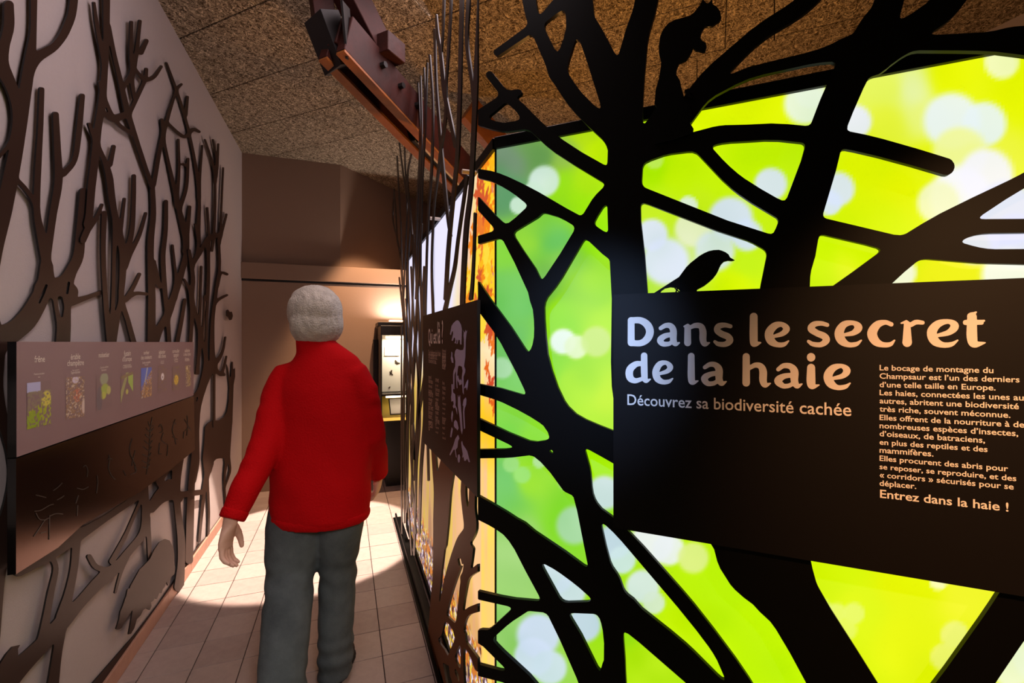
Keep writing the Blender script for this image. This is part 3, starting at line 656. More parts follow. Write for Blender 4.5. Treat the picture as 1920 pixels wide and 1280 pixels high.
SIDE = """836,850,10 829,880,14 820,950,14 823,1010,22 819,1080,16 814,1140,16 812,1200,18 822,1270,26 835,1400,40
812,840,8 816,900,8 820,950,9 824,990,14
845,870,16 838,920,14 834,980,13 829,1020,14
872,880,10 868,920,9 872,960,10 877,985,14
886,900,12 884,950,12 882,990,22 868,1016,26 852,1060,24 840,1100,20 830,1145,16 818,1185,22
877,1030,20 876,1060,14 869,1095,13 863,1140,10 859,1185,14
870,1082,13 882,1074,10 899,1062,13
818,1146,12 842,1164,9 860,1186,14
860,1190,14 868,1160,11 878,1146,13 899,1138,16
812,1210,24 828,1222,14 840,1240,12 852,1215,12 862,1192,12
862,1192,12 872,1208,8 884,1225,9 899,1252,16
846,1232,9 848,1262,10 856,1290,12 870,1400,14
848,1235,8 866,1280,6 868,1400,14
868,1190,8 866,1230,5 867,1290,6"""
f = Field(790, 900, 830, 1420, 1.0, k=5)
for ln in SIDE.split('\n'): f.stroke(S(ln))
f.cut([(861, 1049, 6), (863, 1058, 6)])
f.F = np.maximum(f.F, f.us[None, :]-895.5)
cut_sheet('trunk_sheet', f, PS, .008, 'bronze', ss, tol=.2, edge='edge')
for (u, v) in ((866, 321), (806, 409)):
    p = PS.loc([u], [v])[0]; bm = bmesh.new(); bmesh.ops.create_cone(bm, cap_ends=True, segments=12, radius1=.008, radius2=.008, depth=.05)
    me = bpy.data.meshes.new('spacer'); bm.to_mesh(me); bm.free()
    o = link('spacer', me, 'alu', ss, PS.mat(0) @ Matrix.Translation((p[0], p[1], -.026))); o['label'] = 'pale metal spacer rod'
bp_ = box('base_plate', -2.5, .0, 0, .012, -.05, .015, 'black', ss, .001, PS.mat(0))
box('base_rail', -2.5, 0, .012, .045, -.012, 0, 'black', ss, .001, PS.mat(0))
# Qui est la board
PS2 = Plane(PS.o+PS.n*.02, PS.a)
qb = board('quiz_board', PS2, [(793, 592), (894.5, 562), (894.5, 932), (793, 828)], .01, 0, 'quiz', 'dark brown quiz board with lilac animal shapes on the reed screen', 'sign')
K6 = (785, 560, .1406); K7 = (785, 720, .1719)
def k6(s): return [(K6[0]+a[0]*K6[2], K6[1]+a[1]*K6[2]) for a in S(s)]
def k7(s): return [(K7[0]+a[0]*K7[2], K7[1]+a[1]*K7[2]) for a in S(s)]
for s_, x0, x1 in (('Qui', 132, 186), ('est', 200, 244), ('là ?', 256, 328)): text('question_word', s_, PS2, k6('%d,%.1f' % (x0, 596-(x0-132)*.02))[0], k6('%d,%.1f' % (x1, 596-(x1-132)*.02))[0], 'paint_letter', qb, bold=.01, sy=1.35)
for s_, a, b in (('Des habitants de la haie', '135,745', '295,765'), ('se cachent ici :', '135,795', '255,815'), ('trouvez-les tous.', '135,850', '240,870')):
    text('text_line', s_, PS2, k6(a)[0], k6(b)[0], 'faint', qb, sy=1.1)
words = ['renard', 'blaireau', 'chevreuil', 'hermine', 'merle', 'mésange', 'orvet', 'pic vert', 'hérisson', 'lézard', 'crapaud', 'geai', 'buse', 'mulot', 'lièvre', 'grive', 'rouge-gorge', 'musaraigne', 'écureuil', 'couleuvre', 'loir']
for ci, (ux, vy0, dv, wd, n) in enumerate(((804, 709, 8.3, 9, 12), (817, 715, 8.7, 8, 12), (830, 720, 9.3, 7, 12))):
    for k in range(n):
        L = wd*(.55+.45*((k*7+ci*5) % 10)/10)
        text('list_word', words[(k+ci*6) % len(words)], PS2, (ux, vy0+k*dv), (ux+L, vy0+k*dv+L*.33), 'faint', qb, sy=.9)
for k in range(7): text('list_word', words[(k*3+2) % len(words)], PS2, (829.5, 659+k*5.4), (836.5, 661+k*5.4), 'faint', qb, sy=.9)
ANI = [('badger_shape', k6('522,286 500,292 465,325 440,365 432,410 420,470 432,485 445,440 460,425 462,470 442,555 458,560 472,520 485,515 492,560 480,590 498,595 508,545 518,548 516,575 505,600 520,600 534,545 552,550 555,605 573,610 578,400 565,345 540,300')),
 ('deer_shape', k6('592,420 605,445 600,490 606,540 606,640 596,680 560,686 510,668 490,695 480,750 492,830 490,900 468,960 462,1010 464,1200 478,1205 480,1010 500,960 500,1050 510,1190 520,1190 512,1040 530,900 545,890 580,905 590,960 578,1040 590,1250 604,1275 600,1040 622,980 624,940 608,900 624,780 630,560 640,470 652,415 640,440 628,415 622,440 612,450')),
 ('bird_shape', k6('512,1030 520,1090 540,1120 545,1150 575,1140 578,1100 562,1070 550,1090 535,1060 528,1022')),
 ('bird_shape', k6('660,1076 640,1110 620,1160 606,1195 635,1180 645,1220 655,1180 662,1120')),
 ('bird_shape', k6('440,705 436,770 430,790 445,850 465,855 462,800 450,770 450,720')),
 ('stoat_shape', k7('360,0 372,0 376,90 398,110 405,190 402,230 420,270 422,330 412,290 400,250 385,265 374,240 385,215 378,180 360,190 355,140 362,100')),
 ('snake_shape', k7('430,120 440,150 452,120 458,200 470,330 482,500 474,545 462,500 445,330 430,240')),
 ('lizard_shape', k7('515,145 522,170 520,220 505,260 500,300 508,480 496,490 486,300 490,240 482,230 492,170')),
 ('bird_shape', k7('368,290 376,330 366,415 356,370 360,320')),
 ('hedgehog_shape', k7('402,390 420,410 438,480 425,505 410,480 400,480 386,455 388,410')),
 ('bird_shape', k7('362,470 374,490 366,540 358,580 345,575 352,520')),
 ('fox_shape', k7('430,552 445,590 432,620 425,690 405,715 418,800 408,795 395,715 385,710 345,778 340,765 380,670 400,600')),
 ('bird_shape', k7('432,770 445,765 455,800 448,850 435,855 426,815')),
 ('hare_shape', k7('474,618 484,660 505,690 530,730 562,850 548,850 530,810 515,835 500,835 492,790 478,800 484,760 472,690 466,640'))]
for nm, pts in ANI: poly_sheet(nm, pts, PS2, .0006, 'lilac', qb, off=.0008)

# ================================================================== LEFT WALL CUT-OUTS
def tree(label, lines, u0, u1, v0, v1, lay=0, cuts=(), k=4, step=1.0, polys=()):
    f = Field(u0, u1, v0, v1, step, k=k)
    for ln in lines.strip().split('\n'): f.stroke(S(ln))
    for p in polys: f.poly(p, 4)
    for c in cuts: f.cut(S(c))
    o = cut_sheet('tree_cutout', f, LAY(lay), .005, 'brown', None, off=0, tol=.22, edge='edge'); tag(o, label, 'wall decoration', 'brown tree cut-outs on the left wall'); return o
tree('nearest brown tree cut-out at the left edge, its trunk passing behind the plant board', """17,10,18 17,50,20 8,88,20 5,120,24 18,150,20 34,190,18
66,-130,13 64,0,12 63,60,12 57,110,20 45,190,24 36,250,25 25,310,28 8,390,32 -15,470,40 -40,560,60
143,-130,16 139,0,15 127,50,16 104,86,15 70,108,20 52,140,18
0,140,5 18,172,6 28,215,8 22,262,8 -2,295,6
26,330,7 50,356,8 67,385,8 74,430,9 84,480,12
79,168,9 76,250,10 71,330,12 70,400,12 78,440,16 87,490,17
105,215,11 108,280,13 110,340,15 100,400,14 93,450,14 87,490,17 89,520,26
155,180,9 148,250,11 140,300,10 120,325,12
88,500,24 84,535,30 72,565,34 50,600,38 20,625,40 -30,650,70
110,543,40 130,548,34
80,540,30 110,540,40
158,360,16 152,430,17 147,480,20 132,512,22 118,545,36 118,580,30 120,610,26 118,650,27
136,566,14 165,557,8 190,548,8
-60,520,100 -30,600,60 -12,650,44 -12,720,36 6,790,20 22,850,18 27,900,22 20,960,32 4,1010,40 -20,1080,60 -40,1200,80""", -60, 200, -130, 1250, 0,
     cuts=("87,535,5 81,550,6 74,567,4", "129,530,5 126,549,5", "113,560,10 115,575,11 116,592,5"), step=1.2)
tree('branching tree cut-out left of the deer, rising over the third and fourth plant photos', """164,420,14 168,400,14 172,350,15 178,300,15 184,240,14 192,190,14 196,140,12 199,90,11 200,40,12 201,-130,15
177,6,5 181,40,7 190,90,8 197,125,8
204,50,8 215,105,8 227,155,9 238,205,11 252,250,9 270,305,8 286,350,8
195,212,8 213,222,13 237,215,12
247,42,6 246,100,7 248,135,9 232,163,8
263,40,6 258,85,7 252,125,9 248,150,8 252,182,6
275,77,8 265,98,10
303,125,5 288,145,7 270,148,7 256,132,5
275,130,6 272,150,7 256,185,8 242,215,8
187,155,5 205,205,7 222,232,7 246,250,7
168,233,6 180,265,8 195,298,9 205,330,13 210,370,13 215,400,12 224,440,14 231,475,14 230,520,12 228,560,10 240,600,9 252,645,10
214,275,7 207,308,9
212,645,12 221,590,10 228,560,8
192,384,5 180,410,8 165,430,12 156,450,12
196,400,10 194,470,9 198,560,9 207,645,12
218,415,12 214,480,7 213,540,7 211,600,8 208,645,10
234,373,5 228,420,7 222,450,9
252,330,7 251,380,8 248,430,9 240,465,10 232,480,10
274,400,5 262,440,7 245,475,8 236,500,8
262,514,6 252,535,7 236,562,8
275,551,6 255,550,7 238,560,7""", 150, 320, -130, 660, 1)
tree('slender tree cut-out with a forked crown nearest the corner end of the plant board', """286,350,9 288,400,10 283,450,12 283,500,12 285,560,14 284,645,15
289,345,8 298,290,8 307,250,8 318,210,6 331,170,5 341,158,4
313,118,3 332,172,5 346,215,5 359,268,5 370,330,6 374,380,6 372,430,8 375,470,6
304,225,6 310,275,5 322,330,7 334,385,9 345,430,12 350,470,10 338,520,12 325,560,13 315,590,14 300,615,14 290,645,14
316,232,5 335,250,6 348,256,6 362,243,7 374,247,5
352,182,5 349,215,6
380,273,3 376,320,4 373,370,5
335,262,4 336,320,5 332,370,7 330,385,6
353,298,5 350,350,6 338,390,7
343,308,5 350,310,5
312,378,7 311,430,8 306,480,9 309,540,9 315,600,8 318,645,8
356,388,6 352,430,8 347,470,9
324,460,4 330,520,5 328,560,6
347,562,6 341,600,7 332,645,8
290,490,5 297,530,9 300,538,6""", 270, 400, 100, 660, 0)
tree('thicket of thin stems cut-out at the far end of the left wall', """385,262,3 400,310,4 404,350,4 402,430,5 398,470,4
400,262,3 406,300,3 405,330,4
410,270,3 408,310,4 404,340,4
419,315,3 416,380,3 413,445,4
425,402,4 418,430,4 412,455,4
389,390,4 392,440,4 391,500,4 388,560,4
366,420,3 372,460,5 362,500,6
365,490,6 375,475,7 390,448,8 412,440,7
410,450,5 412,500,5 405,550,6 399,600,7 398,660,10 400,685,14
388,450,4 392,520,4 388,600,4 385,680,5 372,740,6
426,514,5 415,512,4 408,535,4
426,553,4 412,560,5 404,568,4
346,524,4 358,550,6 360,600,7 357,650,7 355,720,6
355,470,6 362,520,8 360,560,9 370,600,6 380,640,5 390,690,6
384,555,3 382,600,3 376,650,4 368,700,4
378,500,4 376,560,4 374,610,4 372,700,4
423,632,3 419,655,4 411,672,7 398,684,14
425,668,3 420,690,4 414,702,5
400,682,10 408,697,7 420,702,6
398,684,14 385,718,10 373,760,9 370,800,8 366,850,12 360,900,12 357,960,14 355,1050,14
402,690,4 402,740,4 402,800,4
388,712,6 375,730,5 362,745,6
365,745,5 368,800,4 372,860,5 365,900,6""", 338, 440, 250, 1060, 1)
tree('rootlike tree cut-out under the plant board, left of the badger', """320,870,14 300,900,16 325,925,12 338,935,10
272,905,12 272,932,14 274,960,15 268,1000,14 240,1036,14 220,1062,18 200,1078,24 180,1097,22 150,1130,20 118,1165,28 80,1208,28 40,1248,34 -10,1300,50
318,905,14 298,925,13 284,948,13
168,1043,9 178,1060,10 190,1066,10 202,1070,12
264,938,5 248,975,6 235,1005,7 210,1052,10
217,1110,4 225,1080,5 238,1045,6
285,955,12 305,935,14 335,928,12 380,922,10
277,972,9 280,1015,8 281,1055,6
95,1040,10 105,1065,10 96,1110,12 87,1160,14 82,1195,20
145,995,16 140,1060,14 130,1110,16 118,1155,24
115,1180,18 107,1230,17 98,1300,22
335,850,22 331,900,16 333,950,12 340,1010,14 340,1060,14 336,1100,18
36,1070,20 90,1040,24 150,1002,20 200,970,12 262,928,12""", -60, 385, 845, 1330, 2)
def figure(name, label, pts, box4, strokes=(), lay=3, step=.7, cat='wall decoration', k=2):
    f = Field(*box4, step, k=k); f.poly(pts, 0)
    for s_ in strokes: f.stroke(S(s_), k=k)
    o = cut_sheet(name, f, LAY(lay), .005, 'brown', None, off=0, tol=.18, edge='edge'); tag(o, label, cat); return o
KC = (0, 830, .3516)
figure('deer_cutout', 'brown deer silhouette standing at the far end of the left wall', S("385,800 390,793 398,788 410,788 420,782 426,770 429,750 430,725 427,700 425,682 428,690 430,706 433,706 434,690 435,678 437,678 437,692 441,690 441,706 438,722 437,750 436,790 434,815 432,845 431,868 422,868 420,858 406,860 400,866 396,885 384,890 380,860 383,830"), (370, 445, 670, 1020),
       ("395,868,12 385,905,8 380,950,6 376,990,5 374,1014,5", "388,880,6 390,920,5 392,960,4 391,1005,4", "425,862,6 421,900,3.5 424,950,3", "429,860,5 432,880,3.5 428,896,3 422,912,3"), lay=0)
badger = crop(S("780,640 800,618 822,572 850,530 880,512 905,520 925,560 931,600 930,640 934,665 930,700 915,712 905,735 896,760 888,740 880,765 868,780 862,800 850,800 838,830 826,826 818,842 805,850 808,870 800,890 780,880 765,890 750,920 730,940 716,990 700,1015 688,1020 700,960 712,900 725,860 712,880 688,920 668,950 650,985 632,996 620,990 636,940 642,900 655,870 668,830 688,800 695,765 715,730 745,675"), *KC)
figure('badger_cutout', 'brown badger silhouette low on the left wall above the skirting', badger, (210, 335, 1000, 1200), ("242,1106,6 236,1140,5 232,1160,4 224,1176,4", "256,1106,6 250,1150,4 244,1186,4"))
figure('bird_cutout', 'brown bird silhouette at the bottom left, perched on a root', crop(S("-60,1260 0,1180 35,1125 70,1085 108,1076 96,1098 98,1150 92,1195 70,1250 40,1330 -60,1330"), *KC), (-40, 60, 1195, 1320))
figure('butterfly_cutout', 'small brown butterfly silhouette above the deer', S("425,582 428,580 431,585 435,584 437,592 435,599 431,600 428,594 425,592"), (418, 442, 575, 606))
figure('low_rail', 'dark rail of the cut-outs running just above the skirting', S("150,1330 258,1206 300,1145 345,1080 380,1030 394,1008 394,1000 375,1018 340,1068 296,1133 252,1190 130,1330"), (120, 400, 990, 1335), lay=-1, cat='rail', step=1.2)
# ---- plant board
pb = board('plant_board', PR, [(31, 640.5), (363, 641), (363, 741), (31, 857)], .02, 0, 'shelf_top', 'mauve brown plant board with eight small photographs on the left wall', 'sign')
pl = board('relief_board', PR, [(31, 859.5), (364, 742.5), (366, 843), (320, 880), (262, 923), (200, 958), (155, 984), (110, 1026), (31, 1076)], .019, -.001, 'shelf_low', 'dark brown relief board with engraved plant outlines under the plant photographs', 'board')
PHO = [((50, 718), (95, 713), (95, 794), (50, 805)), ((123, 708), (158, 705), (158, 780), (123, 786)), ((180, 702), (209, 698), (209, 762), (180, 770)), ((226, 700), (249, 696), (249, 750), (226, 757)),
       ((264, 690), (284, 688), (284, 742), (264, 747)), ((296, 686), (312, 685), (312, 732), (296, 736)), ((323, 687), (337, 685), (337, 729), (323, 732)), ((347.5, 685), (357.5, 684), (357.5, 722), (347.5, 726))]
def photo_fn(k):
    bg = np.array([140, 112, 116.])
    def fn(X, Z):
        x, z = X, Z; C = np.zeros(X.shape+(3,)); C[:] = bg; n = vnoise(x, z, 9, 30+k); n2 = vnoise(x, z, 22, 50+k); n3 = vnoise(x*.6, z, 34, 70+k)
        def mixc(mask, c, a=1.0):
            w = (np.clip(mask, 0, 1)*a)[..., None]; C[:] = C*(1-w)+np.array(c, float)*w
        def blobm(cx, cz, rx, rz): return np.clip((1-np.hypot((x-cx)/rx, (z-cz)/rz))*4, 0, 1)
        if k == 0:
            mixc((z > .78)*(x < .55)*1., (190, 190, 232)); mixc(((n2 > .45)&(z < .8))*1., (150, 140, 110), .7); mixc(((n2 > .5)&(z < .35+x*.3))*1., (176, 190, 40)); mixc(blobm(.8, .6, .25, .2)*(n3 > .4), (224, 214, 90)); mixc(blobm(.25, .18, .35, .22)*(n2 > .3), (150, 178, 20))
        if k == 1:
            mixc((n2 > .5)*1., (164, 128, 100)); mixc(blobm(.5, .93, .2, .1), (226, 212, 232)); mixc(blobm(.6, .55, .25, .2)*(n3 > .4), (206, 120, 90)); mixc((n3 > .72)*1., (214, 196, 176)); mixc(blobm(.95, .25, .12, .2), (226, 206, 196))
        if k == 2:
            mixc(blobm(.5, .85, .3, .2), (176, 190, 150), .8); mixc(blobm(.55, .55, .3, .18), (176, 196, 84)); mixc(blobm(.45, .38, .2, .12), (200, 206, 90)); mixc(blobm(.8, .5, .16, .14), (204, 206, 116)); mixc(blobm(.2, .3, .2, .4), (110, 104, 116), .6)
        if k == 3:
            mixc((np.abs(z-(.2+x*1.5)) < .2-.1*x)*1., (176, 178, 120)); mixc(((x > .6)&(z < .95)&(z > 1.2-x*.9))*1., (176, 206, 96)); mixc(blobm(.5, .35, .12, .1), (206, 206, 110)); mixc((np.abs(z-.85-.1*x) < .05)*1., (150, 130, 96))
        if k == 4:
            mixc((z > .4+.4*(x-.4))*1., (104, 124, 214)); mixc((np.abs(x-.35-z*.5+.25) < .05)*1., (200, 206, 214)); mixc(((n2 > .42)&(z < .35+.55*x))*1., (170, 128, 84)); mixc(((n3 > .66)&(z < .35+.55*x))*1., (214, 176, 120))
        if k == 5:
            mixc((n2 > .6)*1., (150, 122, 96), .7); mixc(blobm(.52, .58, .2, .16), (246, 238, 240)); mixc(blobm(.52, .56, .06, .05), (150, 130, 120))
        if k == 6:
            mixc((n2 > .6)*1., (150, 132, 80), .7); mixc(blobm(.5, .42, .34, .24), (236, 206, 90)); mixc(blobm(.5, .42, .34, .24)*(n3 > .65), (176, 150, 50))
        if k == 7:
            mixc(((n2 > .5)&(np.abs(x-.35-.3*(1-z)) < .35))*1., (190, 168, 100)); mixc(blobm(.3, .88, .12, .1), (236, 226, 196)); mixc((n3 > .75)*1., (226, 214, 170))
        return C
    return fn
for k, q in enumerate(PHO):
    L = PR.loc(*np.array(q, float).T)
    def sh(X, Z, L=L):
        a = L[3][None]*(1-X.reshape(-1, 1))+L[2][None]*X.reshape(-1, 1); b = L[0][None]*(1-X.reshape(-1, 1))+L[1][None]*X.reshape(-1, 1)
        return a*(1-Z.reshape(-1, 1))+b*Z.reshape(-1, 1)
    grid_print('plant_photo', PR, 0, 1, 0, 1, 44, 64, photo_fn(k), 'print', pb, off=.0008, shear=sh)
for s_, a, b in (('frêne', (64, 679), (83.5, 678)), ('érable', (132, 674), (150, 672.5)), ('champêtre', (125.5, 686), (156.5, 684)), ('noisetier', (184.5, 670), (204.5, 668.5)), ('fusain', (232, 667.5), (244.5, 666)), ("d’Europe", (229, 677.5), (246.5, 676)),
    ('sorbier', (269, 664.5), (279.5, 663.5)), ('des oiseleurs', (264, 674), (284, 672)), ('églantier', (297.5, 663.5), (309.5, 662.5)), ('des chiens', (296.5, 671), (310.5, 670)), ('cornouiller', (323, 661.5), (336, 660.5)), ('sanguin', (325, 669), (334.5, 668)), ('aubépine', (346, 660), (355.5, 659.5)), ('à deux styles', (344, 667), (357, 666)),
    ('Fraxinus excelsior', (63, 703), (83, 701)), ('Acer', (70.5, 708), (75, 707.5)), ('Acer campestre', (135, 695.5), (148, 694)), ('Sapindaceae', (132.5, 701), (149.5, 699)), ('Corylus avellana', (187.5, 691), (202.5, 688.5)), ('Betulaceae', (190, 695.5), (199, 694)), ('Euonymus europaeus', (231.5, 686), (245, 684)), ('Celastraceae', (230, 690.5), (246.5, 688.5)),
    ('Sorbus aucuparia', (266.5, 682), (281.5, 680)), ('Rosaceae', (271, 685.5), (277.5, 684.5)), ('Rosa canina', (301.5, 678), (307, 677.5)), ('Rosaceae', (301, 681.8), (307, 681.3)), ('Cornus', (326, 675.5), (333, 675)), ('Cornaceae', (326.5, 679), (333, 678.6)), ('Crataegus', (347, 674), (354, 673.5)), ('Rosaceae', (346.5, 677), (355, 676.5))):
    text('name_lettering', s_, PR, a, b, 'paint_letter', pb, bold=.01 if a[1] < 690 and b[0]-a[0] > 9 else 0, sy=1.15)
K5 = (30, 760, .2343)
PLT = [["270,880 268,960 266,1070", "145,1045 190,980 230,920 262,900", "160,715 200,725 240,735", "150,845 200,838 265,800 300,790", "300,680 340,650 370,620", "330,755 360,740 385,722", "270,885 320,865 375,868", "200,1020 240,1010", "160,860 190,910 240,915"],
 ["495,800 490,880", "500,720 480,780", "540,490 560,480 575,520 570,570", "490,660 540,670 580,650", "650,560 655,620 645,700"],
 ["745,395 750,440 742,500 765,560 795,590", "735,430 755,420 770,430", "860,520 880,560"],
 ["930,265 912,330 915,390 945,450 965,520 940,545", "955,360 935,440 930,480", "920,550 960,530 950,490"],
 ["1090,95 1075,200 1070,330 1060,440 1045,550", "1060,130 1075,170 1105,160", "1045,180 1072,210 1100,180", "1035,230 1070,260 1095,230", "1030,280 1068,310 1092,280", "1020,330 1065,360 1085,330", "1015,390 1062,410 1082,380", "1010,440 1055,460 1078,430", "1015,490 1050,500 1070,470"],
 ["1145,170 1160,150 1175,200 1150,220", "1180,220 1165,270 1190,300 1215,320 1210,400", "1150,300 1145,380 1165,385"],
 ["1275,110 1262,150 1252,200 1270,260 1280,310", "1262,130 1280,150", "1255,250 1290,270"],
 ["1370,80 1375,150 1368,240", "1350,110 1372,150 1400,200", "1355,200 1375,180", "1340,260 1345,210"]]
for g_ in PLT:
    f = Field(30, 372, 765, 1050, .7, k=0)
    for s_ in g_: f.stroke([(K5[0]+a[0]*K5[2], K5[1]+a[1]*K5[2], 1.5) for a in S(s_)], n=5, k=0)
    cut_sheet('engraved_plant', f, PR, .0008, 'engrave', pl, off=.0002, tol=.15)

# ================================================================== DISPLAY CASE AT THE BACK
dc = empty('display_case', (.6, 4.72, 0)); tag(dc, 'black lit display case with pinned specimens against the back wall', 'cabinet')
X0, X1, Y0, Y1 = .31, .93, 4.47, YB-.02
box('plinth', X0+.07, X1-.05, 4.74, YB-.002, 0, .70, 'case', dc, .002)
box('cap', X0-.0, X1+.0, Y0, Y1, 1.51, 1.6, 'case', dc, .002)
box('cap_shelf', X0-.02, X1+.02, Y0+.06, Y1, 1.6, 1.635, 'case', dc, .002)
box('side_panel', X0, X0+.012, Y0, Y1, .68, 1.51, 'case', dc); box('side_panel', X1-.012, X1, Y0, Y1, .68, 1.51, 'case', dc)
box('side_return', X0-.045, X0+.0, Y1-.1, Y1, .70, 1.47, 'case', dc, .002)
box('back_lining', X0+.012, X1-.012, Y0+.16, Y0+.18, .96, 1.51, 'case_back', dc)
box('shelf', X0+.012, X1-.012, Y0, Y1, .935, .955, 'case', dc, .001)
vs = [(X0+.012, Y0+.002, .70), (X1-.012, Y0+.002, .70), (X1-.012, Y0+.3, .93), (X0+.012, Y0+.3, .93)]
me = mesh('slanted_tray', vs+[(x, y, z-.012) for x, y, z in vs], [(0, 1, 2, 3), (7, 6, 5, 4), (0, 4, 5, 1), (1, 5, 6, 2), (2, 6, 7, 3), (3, 7, 4, 0)]); link('slanted_tray', me, 'tray', dc)
box('tray_floor', X0+.012, X1-.012, Y0, Y1, .685, .70, 'case', dc)
box('glass_front', X0+.012, X1-.012, Y0+.004, Y0+.008, .957, 1.508, 'glass', dc)
tl = box('lamp_tube', X0+.05, X1-.05, Y0+.03, Y0+.06, 1.48, 1.5, 'lamp_on', dc)
tl2 = box('lamp_tube', X0+.05, X1-.05, Y0+.03, Y0+.045, .915, .93, 'lamp_on', dc)
ct = box('specimen_card', -.11, .11, -.1, .1, 0, .004, 'paper', None); ct.location = (X0+.21, Y0+.145, .815); ct.rotation_euler = (math.atan2(.23, .298), 0, 0); tag(ct, 'white booklet lying on the yellow tray of the display case', 'booklet')
cf = box('card_border', -.12, .12, -.11, .11, -.003, 0, 'case', ct); cf.location = (0, 0, 0); cf.matrix_parent_inverse = Matrix.Identity(4)
def insect(x, z, s, rot, kind, label):
    bm = bmesh.new()
    bmesh.ops.create_uvsphere(bm, u_segments=8, v_segments=6, radius=1)
    for v in bm.verts: v.co = Vector((v.co.x*.35, v.co.y*.2, v.co.z*1.0))
    def tri(pts):
        vv = [bm.verts.new((a, .05, b)) for a, b in pts]; bm.faces.new(vv); vv = [bm.verts.new((a, .09, b)) for a, b in pts][::-1]; bm.faces.new(vv)
    if kind: tri([(0, .5), (1.8, 1.3), (1.9, .2), (.2, 0)]); tri([(0, .5), (-1.8, 1.3), (-1.9, .2), (-.2, 0)]); tri([(.1, 0), (1.3, -.2), (.8, -1.1)]); tri([(-.1, 0), (-1.3, -.2), (-.8, -1.1)])
    for k in (-.5, 0, .5):
        for sg in (-1, 1): tri([(0, k+.05), (sg*1.0, k-.35), (0, k-.05)])
    me = bpy.data.meshes.new('specimen'); bm.to_mesh(me); bm.free()
    o = link('pinned_insect', me, 'insect'); o.scale = (s, s, s); o.rotation_euler = (0, rot, 0); o.location = (x, Y0+.16-s*.22, z); tag(o, label, 'insect', 'pinned insects in the display case')
def casep(u, v): 
    r = FWD*FPX+RGT*(u-960)+UPV*(640-v); t = (Y0+.16)/r[1]; p = EYEP+r*t; return p[0], p[2]
for (u, v, s, rot, kd, lb) in ((744, 680, .015, .6, 1, 'upper winged specimen in the lit display case'), (733, 699, .014, 1.4, 1, 'middle striped specimen in the lit display case'), (730, 726, .014, .8, 0, 'lowest dark beetle specimen in the lit display case')):
    x, z = casep(u, v); insect(x, z, s, rot, kd, lb)
x, z = casep(735, 658); lc = box('caption_card', x-.07, x+.07, Y0+.153, Y0+.159, z-.045, z+.045, 'paper', dc)
pl2 = empty('picture_light', (X0+.24, Y1-.12, 1.635)); tag(pl2, 'small bright lamp on top of the display case', 'lamp')
box('lamp_base', X0+.1, X0+.42, Y1-.16, Y1-.06, 1.636, 1.655, 'alu', pl2, .003)
box('lamp_diffuser', X0+.11, X0+.41, Y1-.15, Y1-.07, 1.655, 1.668, 'lamp_on', pl2, .002)

# ================================================================== PERSON (walking away)
PZ = 2.0; PX = (608-960)/FPX*PZ
base = EYEP+FWD*PZ+RGT*PX
pr = empty('person', (base[0], base[1], 0), -YAW)
tag(pr, 'grey haired person in red fleece jacket and grey trousers walking away down the corridor', 'person')
def tube(bm, pts, seg=20, cap=True):
    """pts: (x, y, z, rx, ry) sections swept along the path"""
    P = np.array(pts, float); n = len(P); rings = []
    for i in range(n):
        a = P[max(i-1, 0), :3]; b = P[min(i+1, n-1), :3]; d = Vector(b-a).normalized()
        q = d.to_track_quat('Z', 'Y') if abs(d.z) < .9999 else Matrix.Identity(3).to_quaternion()
        # keep local x close to body x
        x = Vector((1, 0, 0)); x = (x-d*x.dot(d)); x = x.normalized() if x.length > .2 else Vector((0, 1, 0)); y = d.cross(x)
        rings.append([bm.verts.new(Vector(P[i, :3])+x*math.cos(t)*P[i, 3]+y*math.sin(t)*P[i, 4]) for t in np.linspace(0, 2*math.pi, seg, endpoint=False)])
    for r0, r1 in zip(rings[:-1], rings[1:]):
        for k in range(seg): bm.faces.new((r0[k], r0[(k+1) % seg], r1[(k+1) % seg], r1[k]))
    if cap: bm.faces.new(rings[0][::-1]); bm.faces.new(rings[-1])
def ell(bm, c, r, rot=None, seg=20):
    g = bmesh.ops.create_uvsphere(bm, u_segments=seg, v_segments=seg*2//3, radius=1)
    mt = Matrix.Translation(c) @ (rot.to_4x4() if rot else Matrix.Identity(4)) @ Matrix.Diagonal((*r, 1)); bmesh.ops.transform(bm, matrix=mt, verts=g['verts'])
def fuse(name, bm, voxel, m, parent, smooth=6, fac=.5, disp=None):
    bmesh.ops.recalc_face_normals(bm, faces=bm.faces)
    me = bpy.data.meshes.new(name); bm.to_mesh(me); bm.free(); ob = bpy.data.objects.new(name, me); COL.objects.link(ob)
    r = ob.modifiers.new('r', 'REMESH'); r.mode = 'VOXEL'; r.voxel_size = voxel; r.use_smooth_shade = True
    s = ob.modifiers.new('s', 'SMOOTH'); s.iterations = smooth; s.factor = fac
    dg = bpy.context.evaluated_depsgraph_get(); me2 = bpy.data.meshes.new_from_object(ob.evaluated_get(dg)); bpy.data.objects.remove(ob)
    if disp:
        co = np.zeros(len(me2.vertices)*3); me2.vertices.foreach_get('co', co); co = co.reshape(-1, 3)
        no = np.zeros(len(me2.vertices)*3); me2.vertices.foreach_get('normal', no); no = no.reshape(-1, 3)
        co += no*disp(co)[:, None]; me2.vertices.foreach_set('co', co.ravel()); me2.update()
    for p in me2.polygons: p.use_smooth = True
    me2.name = name; me2.materials.clear(); me2.materials.append(M[m])
    o = bpy.data.objects.new(name, me2); COL.objects.link(o); o.parent = parent; return o
HX, HY, HZ = -.058, .03, 1.562
HR = Matrix.Rotation(R(38), 3, 'Z')        # head turned a little to the left
HS = 1.1
def hp(x, y, z): return Vector((HX, HY, HZ))+HR @ (Vector((x, y, z))*HS)
